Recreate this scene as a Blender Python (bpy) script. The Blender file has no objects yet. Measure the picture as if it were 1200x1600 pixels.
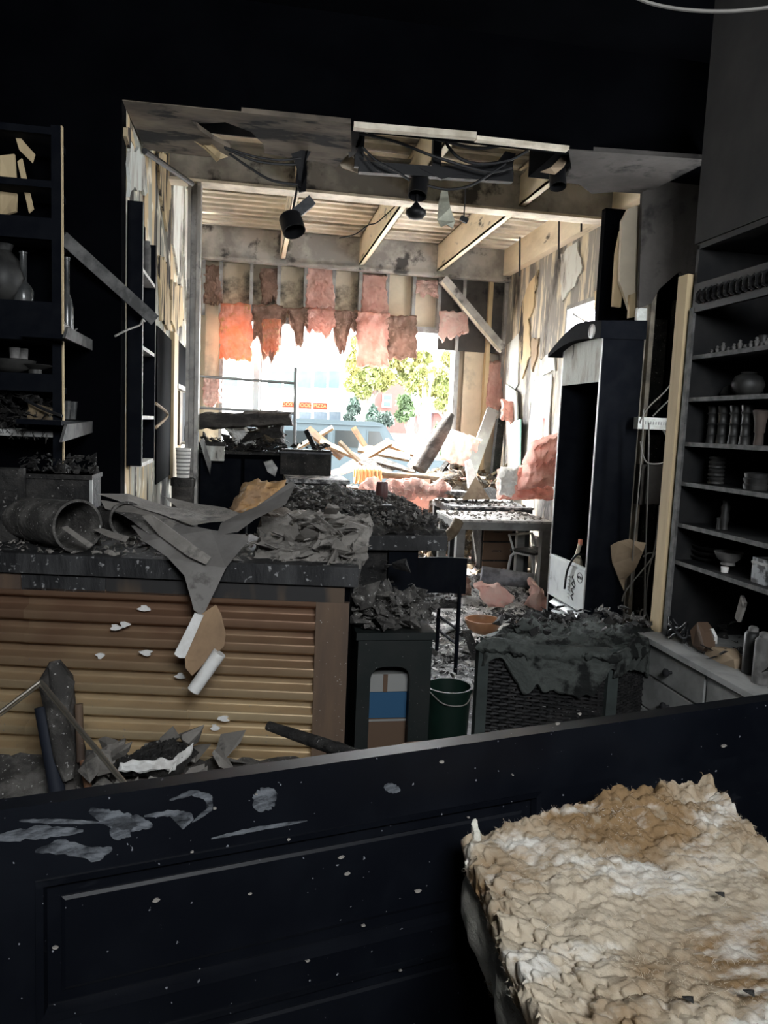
import bpy, bmesh, math, random
from mathutils import Vector, Matrix, noise, Euler
random.seed(7)
scene = bpy.context.scene
COL = scene.collection
V = Vector

# ------------------------------------------------------------------ camera
F = 1200.0                                  # focal length in pixels of the 1200x1600 frame
CAM = V((0, 0, 1.6))
_y = V(((390 - 600) / F, -(657 - 800) / F, -1)).normalized()    # room depth axis seen from the camera
_z = V((1, -0.042, 0)).cross(_y).normalized()
if _z.y < 0: _z = -_z
_x = _y.cross(_z)
RW = Matrix((_x, _y, _z))                   # camera space -> room space
cd = bpy.data.cameras.new('camera'); cam = bpy.data.objects.new('camera', cd); COL.objects.link(cam)
cam.matrix_world = Matrix.Translation(CAM) @ RW.to_4x4()
cd.sensor_fit = 'VERTICAL'; cd.sensor_height = 36; cd.sensor_width = 27; cd.lens = 36 * F / 1600
cd.clip_start = 0.05; cd.clip_end = 400
scene.camera = cam

# ------------------------------------------------------------------ light and exposure
world = bpy.data.worlds.new('overcast_sky'); scene.world = world; world.use_nodes = True
bg = world.node_tree.nodes['Background']
bg.inputs[0].default_value = (0.93, 0.97, 1.0, 1); bg.inputs[1].default_value = 1.0
sd = bpy.data.lights.new('sun', 'SUN'); sun = bpy.data.objects.new('sun', sd); COL.objects.link(sun)
sd.energy = 1.0; sd.angle = 0.03; sd.color = (1, 0.95, 0.86)
sun.rotation_euler = V((.45, -.55, -.72)).to_track_quat('-Z', 'Y').to_euler(); sun.location = (0, 20, 20)
vs = scene.view_settings
vs.view_transform = 'Standard'; vs.look = 'None'; vs.gamma = 1.0; vs.use_curve_mapping = False
vs.exposure = 5.8
def portal(loc, rot, sx, sy):               # guides sky sampling through an opening; gives no light itself
    l = bpy.data.lights.new('sky_portal', 'AREA'); l.shape = 'RECTANGLE'; l.size = sx; l.size_y = sy
    l.cycles.is_portal = True
    o = bpy.data.objects.new('sky_portal', l); COL.objects.link(o); o.location = loc; o.rotation_euler = rot
portal((1.07, 9.5, 1.75), (math.radians(-90), 0, 0), 2.9, 2.4)
portal((0.5, -1.02, 2.8), (math.radians(90), 0, 0), 1.2, .9)
portal((3.1, 3.82, 2.15), (0, math.radians(90), 0), 1.1, .34)

# ------------------------------------------------------------------ pixel rays -> points of the room at a real distance
def ray(px, py): return RW @ V(((px - 600) / F, -(py - 800) / F, -1))
def q(px, py, Y): d = ray(px, py); return CAM + d * (Y / d.y)
def qx(px, py, X): d = ray(px, py); return CAM + d * (X / d.x)
def qz(px, py, Z): d = ray(px, py); return CAM + d * ((Z - 1.6) / d.z)

# ------------------------------------------------------------------ materials
MATS = {}
def mat(name, c1, c2=None, scale=4.0, thr=(0.42, 0.6), stretch=(1, 1, 1), c3=None, scale3=9.0, thr3=(0.55, 0.62),
        stretch3=None, rough=0.85, metal=0.0, bump=0.0, bscale=30.0, spec=0.3, emit=None, alpha=None, trans=0.0, transl=0.0, c4=None, scale4=40, thr4=(.66, .7)):
    if name in MATS: return MATS[name]
    m = bpy.data.materials.new(name); m.use_nodes = True; nt = m.node_tree; N = nt.nodes; L = nt.links
    b = N['Principled BSDF']
    b.inputs['Roughness'].default_value = rough; b.inputs['Metallic'].default_value = metal
    b.inputs['Specular IOR Level'].default_value = spec
    if trans: b.inputs['Transmission Weight'].default_value = trans
    if emit: b.inputs['Emission Color'].default_value = (*emit[0], 1); b.inputs['Emission Strength'].default_value = emit[1]
    tc = N.new('ShaderNodeTexCoord')
    def nz(sc, st, det=5):
        mp = N.new('ShaderNodeMapping'); mp.inputs['Scale'].default_value = st; L.new(tc.outputs['Object'], mp.inputs[0])
        n = N.new('ShaderNodeTexNoise'); n.inputs['Scale'].default_value = sc; n.inputs['Detail'].default_value = det
        n.inputs['Roughness'].default_value = 0.62; L.new(mp.outputs[0], n.inputs['Vector']); return n
    def layer(base, col, n, t):
        r = N.new('ShaderNodeMapRange'); r.inputs[1].default_value = t[0]; r.inputs[2].default_value = t[1]; L.new(n.outputs[0], r.inputs[0])
        mx = N.new('ShaderNodeMix'); mx.data_type = 'RGBA'; L.new(r.outputs[0], mx.inputs[0])
        if isinstance(base, tuple): mx.inputs[6].default_value = (*base, 1)
        else: L.new(base, mx.inputs[6])
        mx.inputs[7].default_value = (*col, 1); return mx.outputs[2]
    cur = c1
    if c2: cur = layer(cur, c2, nz(scale, stretch), thr)
    if c3: cur = layer(cur, c3, nz(scale3, stretch3 or stretch), thr3)
    if c4: cur = layer(cur, c4, nz(scale4, (1, 1, 1), 2), thr4)
    if isinstance(cur, tuple): b.inputs['Base Color'].default_value = (*cur, 1)
    else: L.new(cur, b.inputs['Base Color'])
    if bump:
        n = nz(bscale, stretch); bp = N.new('ShaderNodeBump'); bp.inputs['Strength'].default_value = bump; bp.inputs['Distance'].default_value = 0.02
        L.new(n.outputs[0], bp.inputs['Height']); L.new(bp.outputs[0], b.inputs['Normal'])
    if transl:                                # fibrous stuff lets light through
        t = N.new('ShaderNodeBsdfTranslucent'); ms = N.new('ShaderNodeMixShader'); ms.inputs[0].default_value = transl
        if isinstance(cur, tuple): t.inputs[0].default_value = (*cur, 1)
        else: L.new(cur, t.inputs[0])
        L.new(b.outputs[0], ms.inputs[1]); L.new(t.outputs[0], ms.inputs[2]); L.new(ms.outputs[0], N['Material Output'].inputs['Surface'])
    MATS[name] = m; return m

SOOT = mat('sooted_wall', (0.00084, 0.00102, 0.00174), (0.00156, 0.0018, 0.00264), 2.0, rough=1, spec=.03)
BLACK = mat('black_paint', (.0022, .003, .0055), (.005, .006, .0085), 6, rough=.85, spec=.08)
SOOTGREY = mat('smoke_stained_plaster', (.05, .046, .043), (.10, .092, .085), 2.2, (.35, .7), c3=(.018, .017, .017), scale3=3.5, thr3=(.55, .66), rough=.9, bump=.25, bscale=14)
CHAR = mat('charred_wood', (.010, .0095, .0095), (.03, .028, .026), 9, rough=.75, bump=.8, bscale=25, c4=(.2, .19, .18), scale4=60, thr4=(.66, .72))
CHARLOG = mat('charred_log', (.03, .027, .025), (.08, .072, .065), 7, rough=.8, bump=.9, bscale=20, stretch=(.4, 1, 1))
ASH = mat('ash_grey_plaster', (.15, .138, .124), (.25, .232, .21), 5, (.35, .65), c3=(.07, .066, .062), scale3=8, thr3=(.56, .68), rough=.95, bump=.4, bscale=30)
ASHD = mat('dark_ash', (.045, .042, .039), (.13, .122, .112), 10, (.45, .65), rough=.95, bump=.6, bscale=40, c4=(.4, .39, .37), scale4=70, thr4=(.65, .7))
BOARD = mat('grey_drywall_paper', (.135, .126, .118), (.18, .17, .16), 4, c3=(.06, .055, .05), scale3=7, thr3=(.6, .7), rough=.9)
GYPSUM = mat('white_gypsum', (.72, .71, .69), (.6, .58, .55), 12, rough=.9, bump=.2)
KRAFT = mat('brown_kraft_paper', (.3, .2, .12), (.22, .145, .09), 6, rough=.85)
CREAM = mat('cream_sheathing', (.70, .61, .47), (.58, .5, .38), 2, c3=(.06, .055, .05), scale3=1.6, thr3=(.56, .74), rough=.85)
CREAMST = mat('cream_joist_paint', (0.874, 0.7705, 0.598), (0.667, 0.575, 0.4255), 5, (.4, .7), stretch=(1, .3, 1), c3=(0.138, 0.115, 0.092), scale3=8, thr3=(.62, .7), rough=.6)
CREAMWD = mat('cream_bare_timber', (.55, .43, .26), (.42, .32, .19), 6, stretch=(1, 1, .1), c3=(.09, .075, .06), scale3=5, thr3=(.6, .72), rough=.8)
PEEL = mat('peeling_painted_wall', (.58, .45, .27), (.36, .36, .31), 3.0, (.45, .51), (1, 1, .14), c3=(.03, .026, .024), scale3=3.8, thr3=(.545, .58), stretch3=(1, 1.3, .14), rough=.9, bump=.7, bscale=9, c4=(.75, .71, .6), scale4=5, thr4=(.58, .66))
PEELR = mat('scorched_painted_wall', (.30, .285, .26), (.66, .58, .44), 9, (.50, .56), (1, 1, .14), c3=(.06, .054, .05), scale3=2.2, thr3=(.5, .66), stretch3=(1, 1, .4), rough=.9, bump=.7, bscale=12)
PEELC = mat('peeled_cream_layer', (.60, .47, .28), (.46, .37, .24), 4, (.4, .6), (1, 1, .15), c3=(.04, .034, .03), scale3=7, thr3=(.55, .6), stretch3=(1, 1.2, .18), rough=.9, bump=.6, bscale=14)
PALEWALL = mat('pale_flaked_paint', (.6, .62, .58), (.42, .4, .36), 7, (.5, .6), (1, 1, .3), c3=(.04, .04, .04), scale3=6, thr3=(.63, .68), rough=.9, bump=.5)
DECK = mat('smoked_metal_deck', (0.84, 0.77, 0.65), (0.55, 0.50, 0.42), 1.6, (.4, .7), c3=(0.104, 0.091, 0.078), scale3=1.2, thr3=(.54, .74), rough=.55, spec=.4)
STEEL = mat('smoked_steel', (0.27, 0.2565, 0.243), (0.486, 0.4657, 0.4388), 2.2, (.45, .6), c3=(0.0675, 0.0648, 0.0648), scale3=3.1, thr3=(.55, .63), rough=.6, spec=.4)
FLANGE = mat('cream_steel_flange', (0.874, 0.7935, 0.6555), (0.5175, 0.4485, 0.345), 3, rough=.55)
SOFF = mat('smoked_soffit_board', (.19, .155, .12), (.08, .067, .055), 2.2, (.42, .56), (.6, 1.5, 1), c3=(.008, .0075, .0075), scale3=2.6, thr3=(.52, .56), stretch3=(.6, 1.5, 1), rough=.9, bump=.3, bscale=6)
METALD = mat('dark_tube_metal', (.03, .031, .034), (.06, .06, .062), 8, rough=.45, metal=.6)
GREYMET = mat('grey_galvanised_metal', (.4, .4, .39), (.25, .24, .23), 6, rough=.5, metal=.3, c3=(.06, .055, .05), scale3=5, thr3=(.6, .7))
WHITEMET = mat('white_slotted_channel', (.75, .77, .74), (.6, .61, .57), 20, rough=.5)
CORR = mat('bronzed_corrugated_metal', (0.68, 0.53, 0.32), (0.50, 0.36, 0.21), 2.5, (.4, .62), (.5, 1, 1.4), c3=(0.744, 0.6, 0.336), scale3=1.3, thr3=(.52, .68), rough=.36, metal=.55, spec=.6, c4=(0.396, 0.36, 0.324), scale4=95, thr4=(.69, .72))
WOODBR = mat('scorched_brown_wood', (.13, .085, .055), (.075, .052, .04), 5, (.4, .6), (1, 1, .15), rough=.7, c4=(.3, .28, .25), scale4=80, thr4=(.7, .73))
APRON = mat('sooty_apron_board', (.025, .024, .024), (.085, .06, .042), 1.6, (.52, .58), (1, 1, .3), rough=.7)
SLABM = mat('burnt_countertop', (.014, .014, .015), (.04, .04, .041), 8, (.45, .65), c4=(.25, .25, .25), scale4=34, thr4=(.63, .7), rough=.65, bump=.4, stretch=(1, 1, .3))
PINK = mat('pink_fibreglass', (.70, .39, .33), (.78, .52, .45), 5, (.4, .62), c3=(.34, .2, .15), scale3=4, thr3=(.57, .72), rough=1, bump=.6, bscale=40, spec=.05, transl=.35)
PINKO = mat('orange_scorched_fibreglass', (.78, .33, .2), (.78, .46, .38), 4, (.4, .62), c3=(.6, .4, .2), scale3=9, thr3=(.56, .64), rough=1, bump=.6, bscale=40, spec=.05, transl=.35)
PINKP = mat('pale_pink_fibreglass', (.80, .62, .56), (.80, .5, .45), 4, (.42, .62), c3=(.75, .68, .6), scale3=6, thr3=(.58, .7), rough=1, bump=.5, bscale=40, spec=.05, transl=.35)
PINKB = mat('sooty_pink_fibreglass', (.40, .26, .21), (.24, .165, .13), 6, (.4, .62), c3=(.55, .38, .31), scale3=9, thr3=(.56, .68), rough=1, bump=.6, bscale=40, spec=.05, transl=.35)
BATT = mat('cream_fibreglass', (0.56, 0.48, 0.37), (0.27, 0.175, 0.092), 3.4, (.43, .60), c3=(0.72, 0.69, 0.63), scale3=8, thr3=(.53, .66), stretch3=(.6, 1.6, 1), rough=1, bump=.35, bscale=55, spec=.05, c4=(0.36, 0.288, 0.2016), scale4=26, thr4=(.6, .72), transl=.25)
BATTS = mat('grey_fibreglass_edge', (0.56, 0.54, 0.47), (0.42, 0.4, 0.35), 9, (.4, .65), (.4, .4, 1), rough=1, bump=.6, bscale=60, spec=.05)
DOORM = mat('black_gloss_door_paint', (.0022, .0028, .0048), (.0044, .0054, .008), 3, rough=.36, spec=.22, c3=(.035, .038, .045), scale3=2.6, thr3=(.6, .80), stretch3=(.7, 1.5, 2.2), c4=(.16, .165, .18), scale4=75, thr4=(.725, .75))
LUMB = mat('raw_lumber', (.15, .08, .035), (.09, .05, .024), 6, (.4, .6), (1, 1, 1), c3=(.12, .09, .07), scale3=4, thr3=(.62, .72), rough=.8)
LUMBP = mat('pale_lumber', (.17, .135, .092), (.10, .075, .05), 6, c3=(.2, .16, .12), scale3=5, thr3=(.6, .7), rough=.85)
DUSTY = mat('dust_covered_black_top', (.05, .05, .052), (.45, .44, .43), 14, (.44, .6), rough=.8, bump=.5, bscale=50)
DUSTYW = mat('ash_covered_grey_top', (.5, .49, .47), (.2, .19, .18), 22, (.5, .62), rough=.9, bump=.6, bscale=60)
TEAL = mat('mint_green_board', (.3, .58, .5), (.36, .62, .54), 6, rough=.7)
TERRA = mat('brown_glazed_clay', (.34, .17, .085), (.26, .125, .06), 5, rough=.45, spec=.5)
CUPM = mat('dark_red_cup', (.11, .045, .04), (.07, .03, .028), 5, (.4, .6), (1, 1, .1), rough=.5)
GREENT = mat('dark_green_plastic', (0.004, 0.014, 0.0096), (0.0056, 0.02, 0.014), 4, rough=.5)
BLUEP = mat('blue_carton', (0.02, 0.072, 0.144), rough=.7)
WHITEP = mat('pale_carton', (0.225, 0.225, 0.216), rough=.8)
BROWNP = mat('brown_carton', (0.096, 0.06, 0.039), rough=.8)
CERAM = mat('sooty_ceramic', (.012, .0118, .0115), (.034, .033, .031), 8, rough=.55, spec=.4)
CERAML = mat('ash_coated_ceramic', (.08, .077, .074), (.17, .163, .156), 9, rough=.7)
GLASSY = mat('smoked_bottle_glass', (.025, .027, .028), (.09, .09, .088), 5, rough=.25, spec=.6)
HUTCH = mat('sooted_hutch_wood', (.004, .0043, .0052), (.011, .0108, .011), 5, rough=.6)
SHELFM = mat('dusty_shelf_edge', (.055, .055, .054), (.12, .117, .114), 12, rough=.8)
DRAWM = mat('smoky_grey_drawer', (.30, .30, .29), (.2, .2, .195), 5, rough=.6)
WHITEB = mat('white_moulded_plastic', (.62, .65, .64), (.5, .53, .54), 3, c3=(.3, .31, .32), scale3=6, thr3=(.62, .72), rough=.5)
INK = mat('black_print', (.02, .02, .022), rough=.6)
WIREM = mat('grey_cable', (.2, .19, .175), rough=.7)
WIREB = mat('black_cable', (.008, .008, .009), rough=.55)
CONDUIT = mat('grey_conduit', (.42, .42, .41), rough=.45, metal=.1)
TANDRY = mat('tan_paper_scrap', (0.36, 0.272, 0.184), (0.288, 0.216, 0.148), 5, c3=(0.064, 0.048, 0.04), scale3=14, thr3=(.68, .72), rough=.9)
FLOORM = mat('ash_strewn_floor', (.03, .03, .031), (.3, .3, .3), 5, (.48, .6), rough=.75, bump=.6, bscale=40, c4=(.75, .75, .74), scale4=45, thr4=(.6, .66))
FUNGUS = mat('melted_grey_foam', (0.0525, 0.0585, 0.054), (0.08625, 0.09375, 0.08625), 6, (.4, .62), c3=(0.008, 0.009, 0.0085), scale3=6, thr3=(.49, .58), rough=.85, bump=.5)
WICK = mat('burnt_wicker', (.008, .008, .0085), (.02, .019, .019), 20, rough=.6)
WICKF = mat('grey_green_frame', (.045, .055, .052), (.03, .036, .034), 6, rough=.6)
ASPH = mat('pale_street', (0.24, 0.24, 0.24), (0.2, 0.2, 0.2), 1, rough=.9)

# ------------------------------------------------------------------ mesh helpers
ORG = {}                                     # world origin of every object built here
def rotM(rx=0, ry=0, rz=0): return Euler((rx, ry, rz)).to_matrix()
class MB:
    def __init__(s): s.v = []; s.f = []
    def add(s, vs_, fs):
        n = len(s.v); s.v.extend(V(p) for p in vs_); s.f.extend(tuple(i + n for i in f) for f in fs); return s
    def box(s, c, d, R=None):
        c = V(c); pts = []
        for z in (-.5, .5):
            for y in (-.5, .5):
                for x in (-.5, .5):
                    p = V((x * d[0], y * d[1], z * d[2])); pts.append(c + (R @ p if R else p))
        return s.add(pts, [(0, 2, 3, 1), (4, 5, 7, 6), (0, 1, 5, 4), (2, 6, 7, 3), (0, 4, 6, 2), (1, 3, 7, 5)])
    def bb(s, x0, y0, z0, x1, y1, z1): return s.box(((x0 + x1) / 2, (y0 + y1) / 2, (z0 + z1) / 2), (abs(x1 - x0), abs(y1 - y0), abs(z1 - z0)))
    def beam(s, p0, p1, w, h, up=(0, 0, 1), taper=1.0):
        p0, p1 = V(p0), V(p1); d = (p1 - p0); a = d.normalized(); up = V(up)
        if abs(a.dot(up)) > .98: up = V((0, 1, 0))
        r = a.cross(up).normalized(); u = r.cross(a)
        pts = []
        for p, k in ((p0, 1), (p1, taper)):
            for i, j in ((-1, -1), (1, -1), (1, 1), (-1, 1)): pts.append(p + r * (i * w / 2 * k) + u * (j * h / 2 * k))
        return s.add(pts, [(3, 2, 1, 0), (4, 5, 6, 7), (0, 1, 5, 4), (1, 2, 6, 5), (2, 3, 7, 6), (3, 0, 4, 7)])
    def tube(s, pts, r, n=8):
        pts = [V(p) for p in pts]; k = len(pts); rs = r if isinstance(r, (list, tuple)) else [r] * k
        t0 = (pts[1] - pts[0]).normalized(); nrm = t0.orthogonal().normalized(); vs_ = []
        for i, p in enumerate(pts):
            t = (pts[min(i + 1, k - 1)] - pts[max(i - 1, 0)]).normalized()
            nrm = (nrm - t * nrm.dot(t)); nrm = nrm.normalized() if nrm.length > 1e-6 else t.orthogonal().normalized()
            b = t.cross(nrm)
            for j in range(n):
                a = 2 * math.pi * j / n; vs_.append(p + (nrm * math.cos(a) + b * math.sin(a)) * rs[i])
        fs = [(i * n + j, i * n + (j + 1) % n, (i + 1) * n + (j + 1) % n, (i + 1) * n + j) for i in range(k - 1) for j in range(n)]
        fs += [tuple(reversed(range(n))), tuple((k - 1) * n + j for j in range(n))]
        return s.add(vs_, fs)
    def lathe(s, prof, c, n=18, R=None):
        c = V(c); vs_ = []
        for r, z in prof:
            for j in range(n):
                a = 2 * math.pi * j / n; p = V((r * math.cos(a), r * math.sin(a), z)); vs_.append(c + (R @ p if R else p))
        k = len(prof)
        fs = [(i * n + j, i * n + (j + 1) % n, (i + 1) * n + (j + 1) % n, (i + 1) * n + j) for i in range(k - 1) for j in range(n)]
        fs += [tuple(reversed(range(n))), tuple((k - 1) * n + j for j in range(n))]
        return s.add(vs_, fs)
    def slab(s, pts, d):                     # a polygon in space given the thickness vector d
        pts = [V(p) for p in pts]; d = V(d); n = len(pts)
        fs = [tuple(range(n)), tuple(reversed(range(n, 2 * n)))] + [(i, n + i, n + (i + 1) % n, (i + 1) % n) for i in range(n)]
        return s.add(pts + [p + d for p in pts], fs)
    def build(s, name, m, parent=None, smooth=False, origin=None, label=None, bevel=0):
        xs = [p.x for p in s.v]; ys = [p.y for p in s.v]; zs = [p.z for p in s.v]
        o_ = V(origin) if origin is not None else V(((min(xs) + max(xs)) / 2, (min(ys) + max(ys)) / 2, min(zs)))
        me = bpy.data.meshes.new(name); me.from_pydata([tuple(p - o_) for p in s.v], [], s.f)
        bm = bmesh.new(); bm.from_mesh(me); bmesh.ops.recalc_face_normals(bm, faces=bm.faces[:])
        if bevel: bmesh.ops.bevel(bm, geom=bm.edges[:], offset=bevel, segments=2, affect='EDGES', clamp_overlap=True)
        if smooth:
            for f in bm.faces: f.smooth = True
            for e in bm.edges:
                if len(e.link_faces) == 2 and e.calc_face_angle(0) > 0.9: e.smooth = False
        bm.to_mesh(me); bm.free()
        me.materials.append(m)
        o = bpy.data.objects.new(name, me); COL.objects.link(o)
        if parent: o.parent = parent; o.location = o_ - ORG[parent.name]
        else: o.location = o_
        ORG[o.name] = o_
        if label: o['label'] = label
        return o
def tag(o, label, cat, group=None, kind=None):
    o['label'] = label; o['category'] = cat
    if group: o['group'] = group
    o['kind'] = kind or 'thing'
    return o
def struct(o): o['kind'] = 'structure'; return o
def thing(name, label, cat, loc, group=None):
    o = bpy.data.objects.new(name, None); COL.objects.link(o); o.location = loc; o.empty_display_size = .05
    ORG[o.name] = V(loc); return tag(o, label, cat, group)
def dup(root, loc=None, rz=None, label=None, scale=None):
    r = root.copy(); COL.objects.link(r); ORG[r.name] = V(loc) if loc is not None else ORG[root.name]
    if loc is not None: r.location = loc
    if rz is not None: r.rotation_euler = (0, 0, rz)
    if scale: r.scale = (scale,) * 3
    if label: r['label'] = label
    for ch in list(root.children):
        c = ch.copy(); COL.objects.link(c); c.parent = r
        for g in ch.children:
            d = g.copy(); COL.objects.link(d); d.parent = c
    return r
def nz3(p, f, seed=0.0): return noise.noise(V(p) * f + V((seed * 17.3, seed * 5.1, seed * 9.7)))
def lumpy(p00, p10, p11, p01, t, nu, nv, amp=.02, freq=9, edge=.02, seed=1, rag=0.0, ragf=14, fine=0.0, wrap=3):
    """closed lumpy slab over a four-cornered patch; t is the thickness vector; rag tears the p01-p11 edge"""
    p00, p10, p11, p01, t = map(V, (p00, p10, p11, p01, t)); th = t.length; tn = t.normalized()
    mb = MB(); G = {}
    U = (p10 - p00).normalized(); W = (p01 - p00).normalized()
    for k in range(wrap + 1):
        kk = k / wrap
        for i in range(nu + 1):
            for j in range(nv + 1):
                if 0 < k < wrap and not (i in (0, nu) or j in (0, nv)): continue
                a, b = i / nu, j / nv
                if rag: b = b * (1 - rag * (.5 + .9 * noise.noise(V((a * ragf * .35, seed * 3.1, 0))) + .5 * noise.noise(V((a * ragf, seed, 2)))))
                p = (p00 * (1 - a) + p10 * a) * (1 - b) + (p01 * (1 - a) + p11 * a) * b + t * kk
                e = V((0, 0, 0))
                if i in (0, nu) or j in (0, nv):
                    e = U * (nz3(p, freq * 2, seed + 3) * edge) + W * (nz3(p, freq * 2, seed + 8) * edge)
                    round_ = (1 - 4 * (kk - .5) ** 2) * edge * .8
                    e += U * ((-1 if i == 0 else 1 if i == nu else 0) * round_) + W * ((-1 if j == 0 else 1 if j == nv else 0) * round_)
                d = nz3(p, freq, seed) * amp + nz3(p, freq * 2.7, seed + 1) * amp * .5 + (abs(nz3(p, freq * 6, seed + 2)) * fine if fine else 0)
                p = p + e + tn * (d * (1 if k else -1))
                G[(i, j, k)] = len(mb.v); mb.v.append(p)
    for i in range(nu):
        for j in range(nv):
            mb.f.append((G[i, j, 0], G[i, j + 1, 0], G[i + 1, j + 1, 0], G[i + 1, j, 0]))
            mb.f.append((G[i, j, wrap], G[i + 1, j, wrap], G[i + 1, j + 1, wrap], G[i, j + 1, wrap]))
    for k in range(wrap):
        for i in range(nu):
            mb.f.append((G[i, 0, k], G[i + 1, 0, k], G[i + 1, 0, k + 1], G[i, 0, k + 1])); mb.f.append((G[i, nv, k], G[i, nv, k + 1], G[i + 1, nv, k + 1], G[i + 1, nv, k]))
        for j in range(nv):
            mb.f.append((G[0, j, k], G[0, j, k + 1], G[0, j + 1, k + 1], G[0, j + 1, k])); mb.f.append((G[nu, j, k], G[nu, j + 1, k], G[nu, j + 1, k + 1], G[nu, j, k + 1]))
    return mb
def hull(n, sx, sy, sz, rng):
    bm = bmesh.new()
    for _ in range(n):
        bm.verts.new((rng.uniform(-1, 1) * sx, rng.uniform(-1, 1) * sy, rng.uniform(-1, 1) * sz))
    r = bmesh.ops.convex_hull(bm, input=bm.verts[:])
    bmesh.ops.delete(bm, geom=[g for g in r['geom_interior'] if isinstance(g, bmesh.types.BMVert)], context='VERTS')
    bm.verts.index_update(); out = ([v.co.copy() for v in bm.verts], [tuple(v.index for v in f.verts) for f in bm.faces]); bm.free(); return out
_rng = random.Random(3)
LUMPS = [hull(10, 1, _rng.uniform(.6, 1), _rng.uniform(.4, .8), _rng) for _ in range(14)]
PLATES = [hull(9, 1, _rng.uniform(.5, .95), _rng.uniform(.08, .16), _rng) for _ in range(14)]
STICKS = [hull(10, 1, _rng.uniform(.08, .16), _rng.uniform(.05, .12), _rng) for _ in range(8)]
def scatter_mesh(rng, n, place, smin, smax, kinds=(LUMPS, PLATES, STICKS), w=(3, 4, 2), flat=.5):
    mb = MB()
    for _ in range(n):
        P = rng.choice(rng.choices(kinds, w)[0]); sc = smin + (smax - smin) * rng.random() ** 2.2
        R = rotM(rng.gauss(0, flat), rng.gauss(0, flat), rng.uniform(0, 6.3)); c = V(place(rng))
        mb.add([c + R @ (p * sc) for p in P[0]], P[1])
    return mb
def lump_protos(name, kinds, scale, m):
    out = []
    for P in kinds:
        me = bpy.data.meshes.new(name); me.from_pydata([tuple(p * scale) for p in P[0]], [], P[1]); me.materials.append(m); out.append(me)
    return out
def pieces(name, label, cat, group, meshes, spots, rng, flat=.35, smin=.6, smax=1.4):
    """one top-level object for every piece of a heap"""
    for c in spots:
        o = bpy.data.objects.new(name, rng.choice(meshes)); COL.objects.link(o); o.location = c
        o.rotation_euler = (rng.gauss(0, flat), rng.gauss(0, flat), rng.uniform(0, 6.3)); s = rng.uniform(smin, smax); o.scale = (s, s, s)
        ORG[o.name] = V(c); tag(o, label, cat, group)
def cable(name, label, pts, r, m, cat='cable', group=None, parent=None, sag=0.0, n=6):
    pts = [V(p) for p in pts]; fine = []
    for i in range(len(pts) - 1):                                   # Catmull-Rom
        p0, p1, p2, p3 = pts[max(i - 1, 0)], pts[i], pts[i + 1], pts[min(i + 2, len(pts) - 1)]
        for k in range(8):
            t = k / 8
            fine.append(.5 * ((2 * p1) + (p2 - p0) * t + (2 * p0 - 5 * p1 + 4 * p2 - p3) * t * t + (3 * p1 - p0 - 3 * p2 + p3) * t ** 3) + V((0, 0, -sag * math.sin(math.pi * (i + t) / (len(pts) - 1)))))
    fine.append(pts[-1])
    o = MB().tube(fine, r, n).build(name, m, parent, smooth=True)
    if not parent: tag(o, label, cat, group)
    return o
def wall_holes(axis, const, thick, u0, u1, z0, z1, holes, name, m):
    """a wall in the plane axis=const with rectangular openings (u0,z0,u1,z1)"""
    mb = MB(); us = sorted({u0, u1, *[h[0] for h in holes], *[h[2] for h in holes]}); zs = sorted({z0, z1, *[h[1] for h in holes], *[h[3] for h in holes]})
    for a, b in zip(us, us[1:]):
        for c, d in zip(zs, zs[1:]):
            if any(h[0] <= (a + b) / 2 <= h[2] and h[1] <= (c + d) / 2 <= h[3] for h in holes): continue
            if axis == 'x': mb.bb(const, a, c, const + thick, b, d)
            else: mb.bb(a, const, c, b, const + thick, d)
    return mb.build(name, m)

# smoke browning towards the top; stronger light on the lower part is painted in
def smoke_light_gradient(m, col, z0, z1, amount):
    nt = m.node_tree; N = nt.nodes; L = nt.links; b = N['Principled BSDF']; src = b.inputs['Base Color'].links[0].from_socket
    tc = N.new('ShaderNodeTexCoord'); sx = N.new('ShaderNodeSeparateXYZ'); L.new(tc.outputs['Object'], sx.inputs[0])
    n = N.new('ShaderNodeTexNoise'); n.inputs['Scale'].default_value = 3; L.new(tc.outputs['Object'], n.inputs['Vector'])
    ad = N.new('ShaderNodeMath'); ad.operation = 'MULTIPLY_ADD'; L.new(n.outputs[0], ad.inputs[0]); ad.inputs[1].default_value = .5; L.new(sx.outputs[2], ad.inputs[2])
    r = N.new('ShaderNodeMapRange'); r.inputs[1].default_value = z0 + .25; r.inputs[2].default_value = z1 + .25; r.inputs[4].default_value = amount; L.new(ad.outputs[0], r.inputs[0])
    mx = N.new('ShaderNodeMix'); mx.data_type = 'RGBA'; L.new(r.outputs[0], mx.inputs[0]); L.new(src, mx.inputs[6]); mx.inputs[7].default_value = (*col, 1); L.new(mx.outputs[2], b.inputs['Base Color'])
smoke_light_gradient(CORR, (.19, .10, .065), .3, .85, .9)

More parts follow.
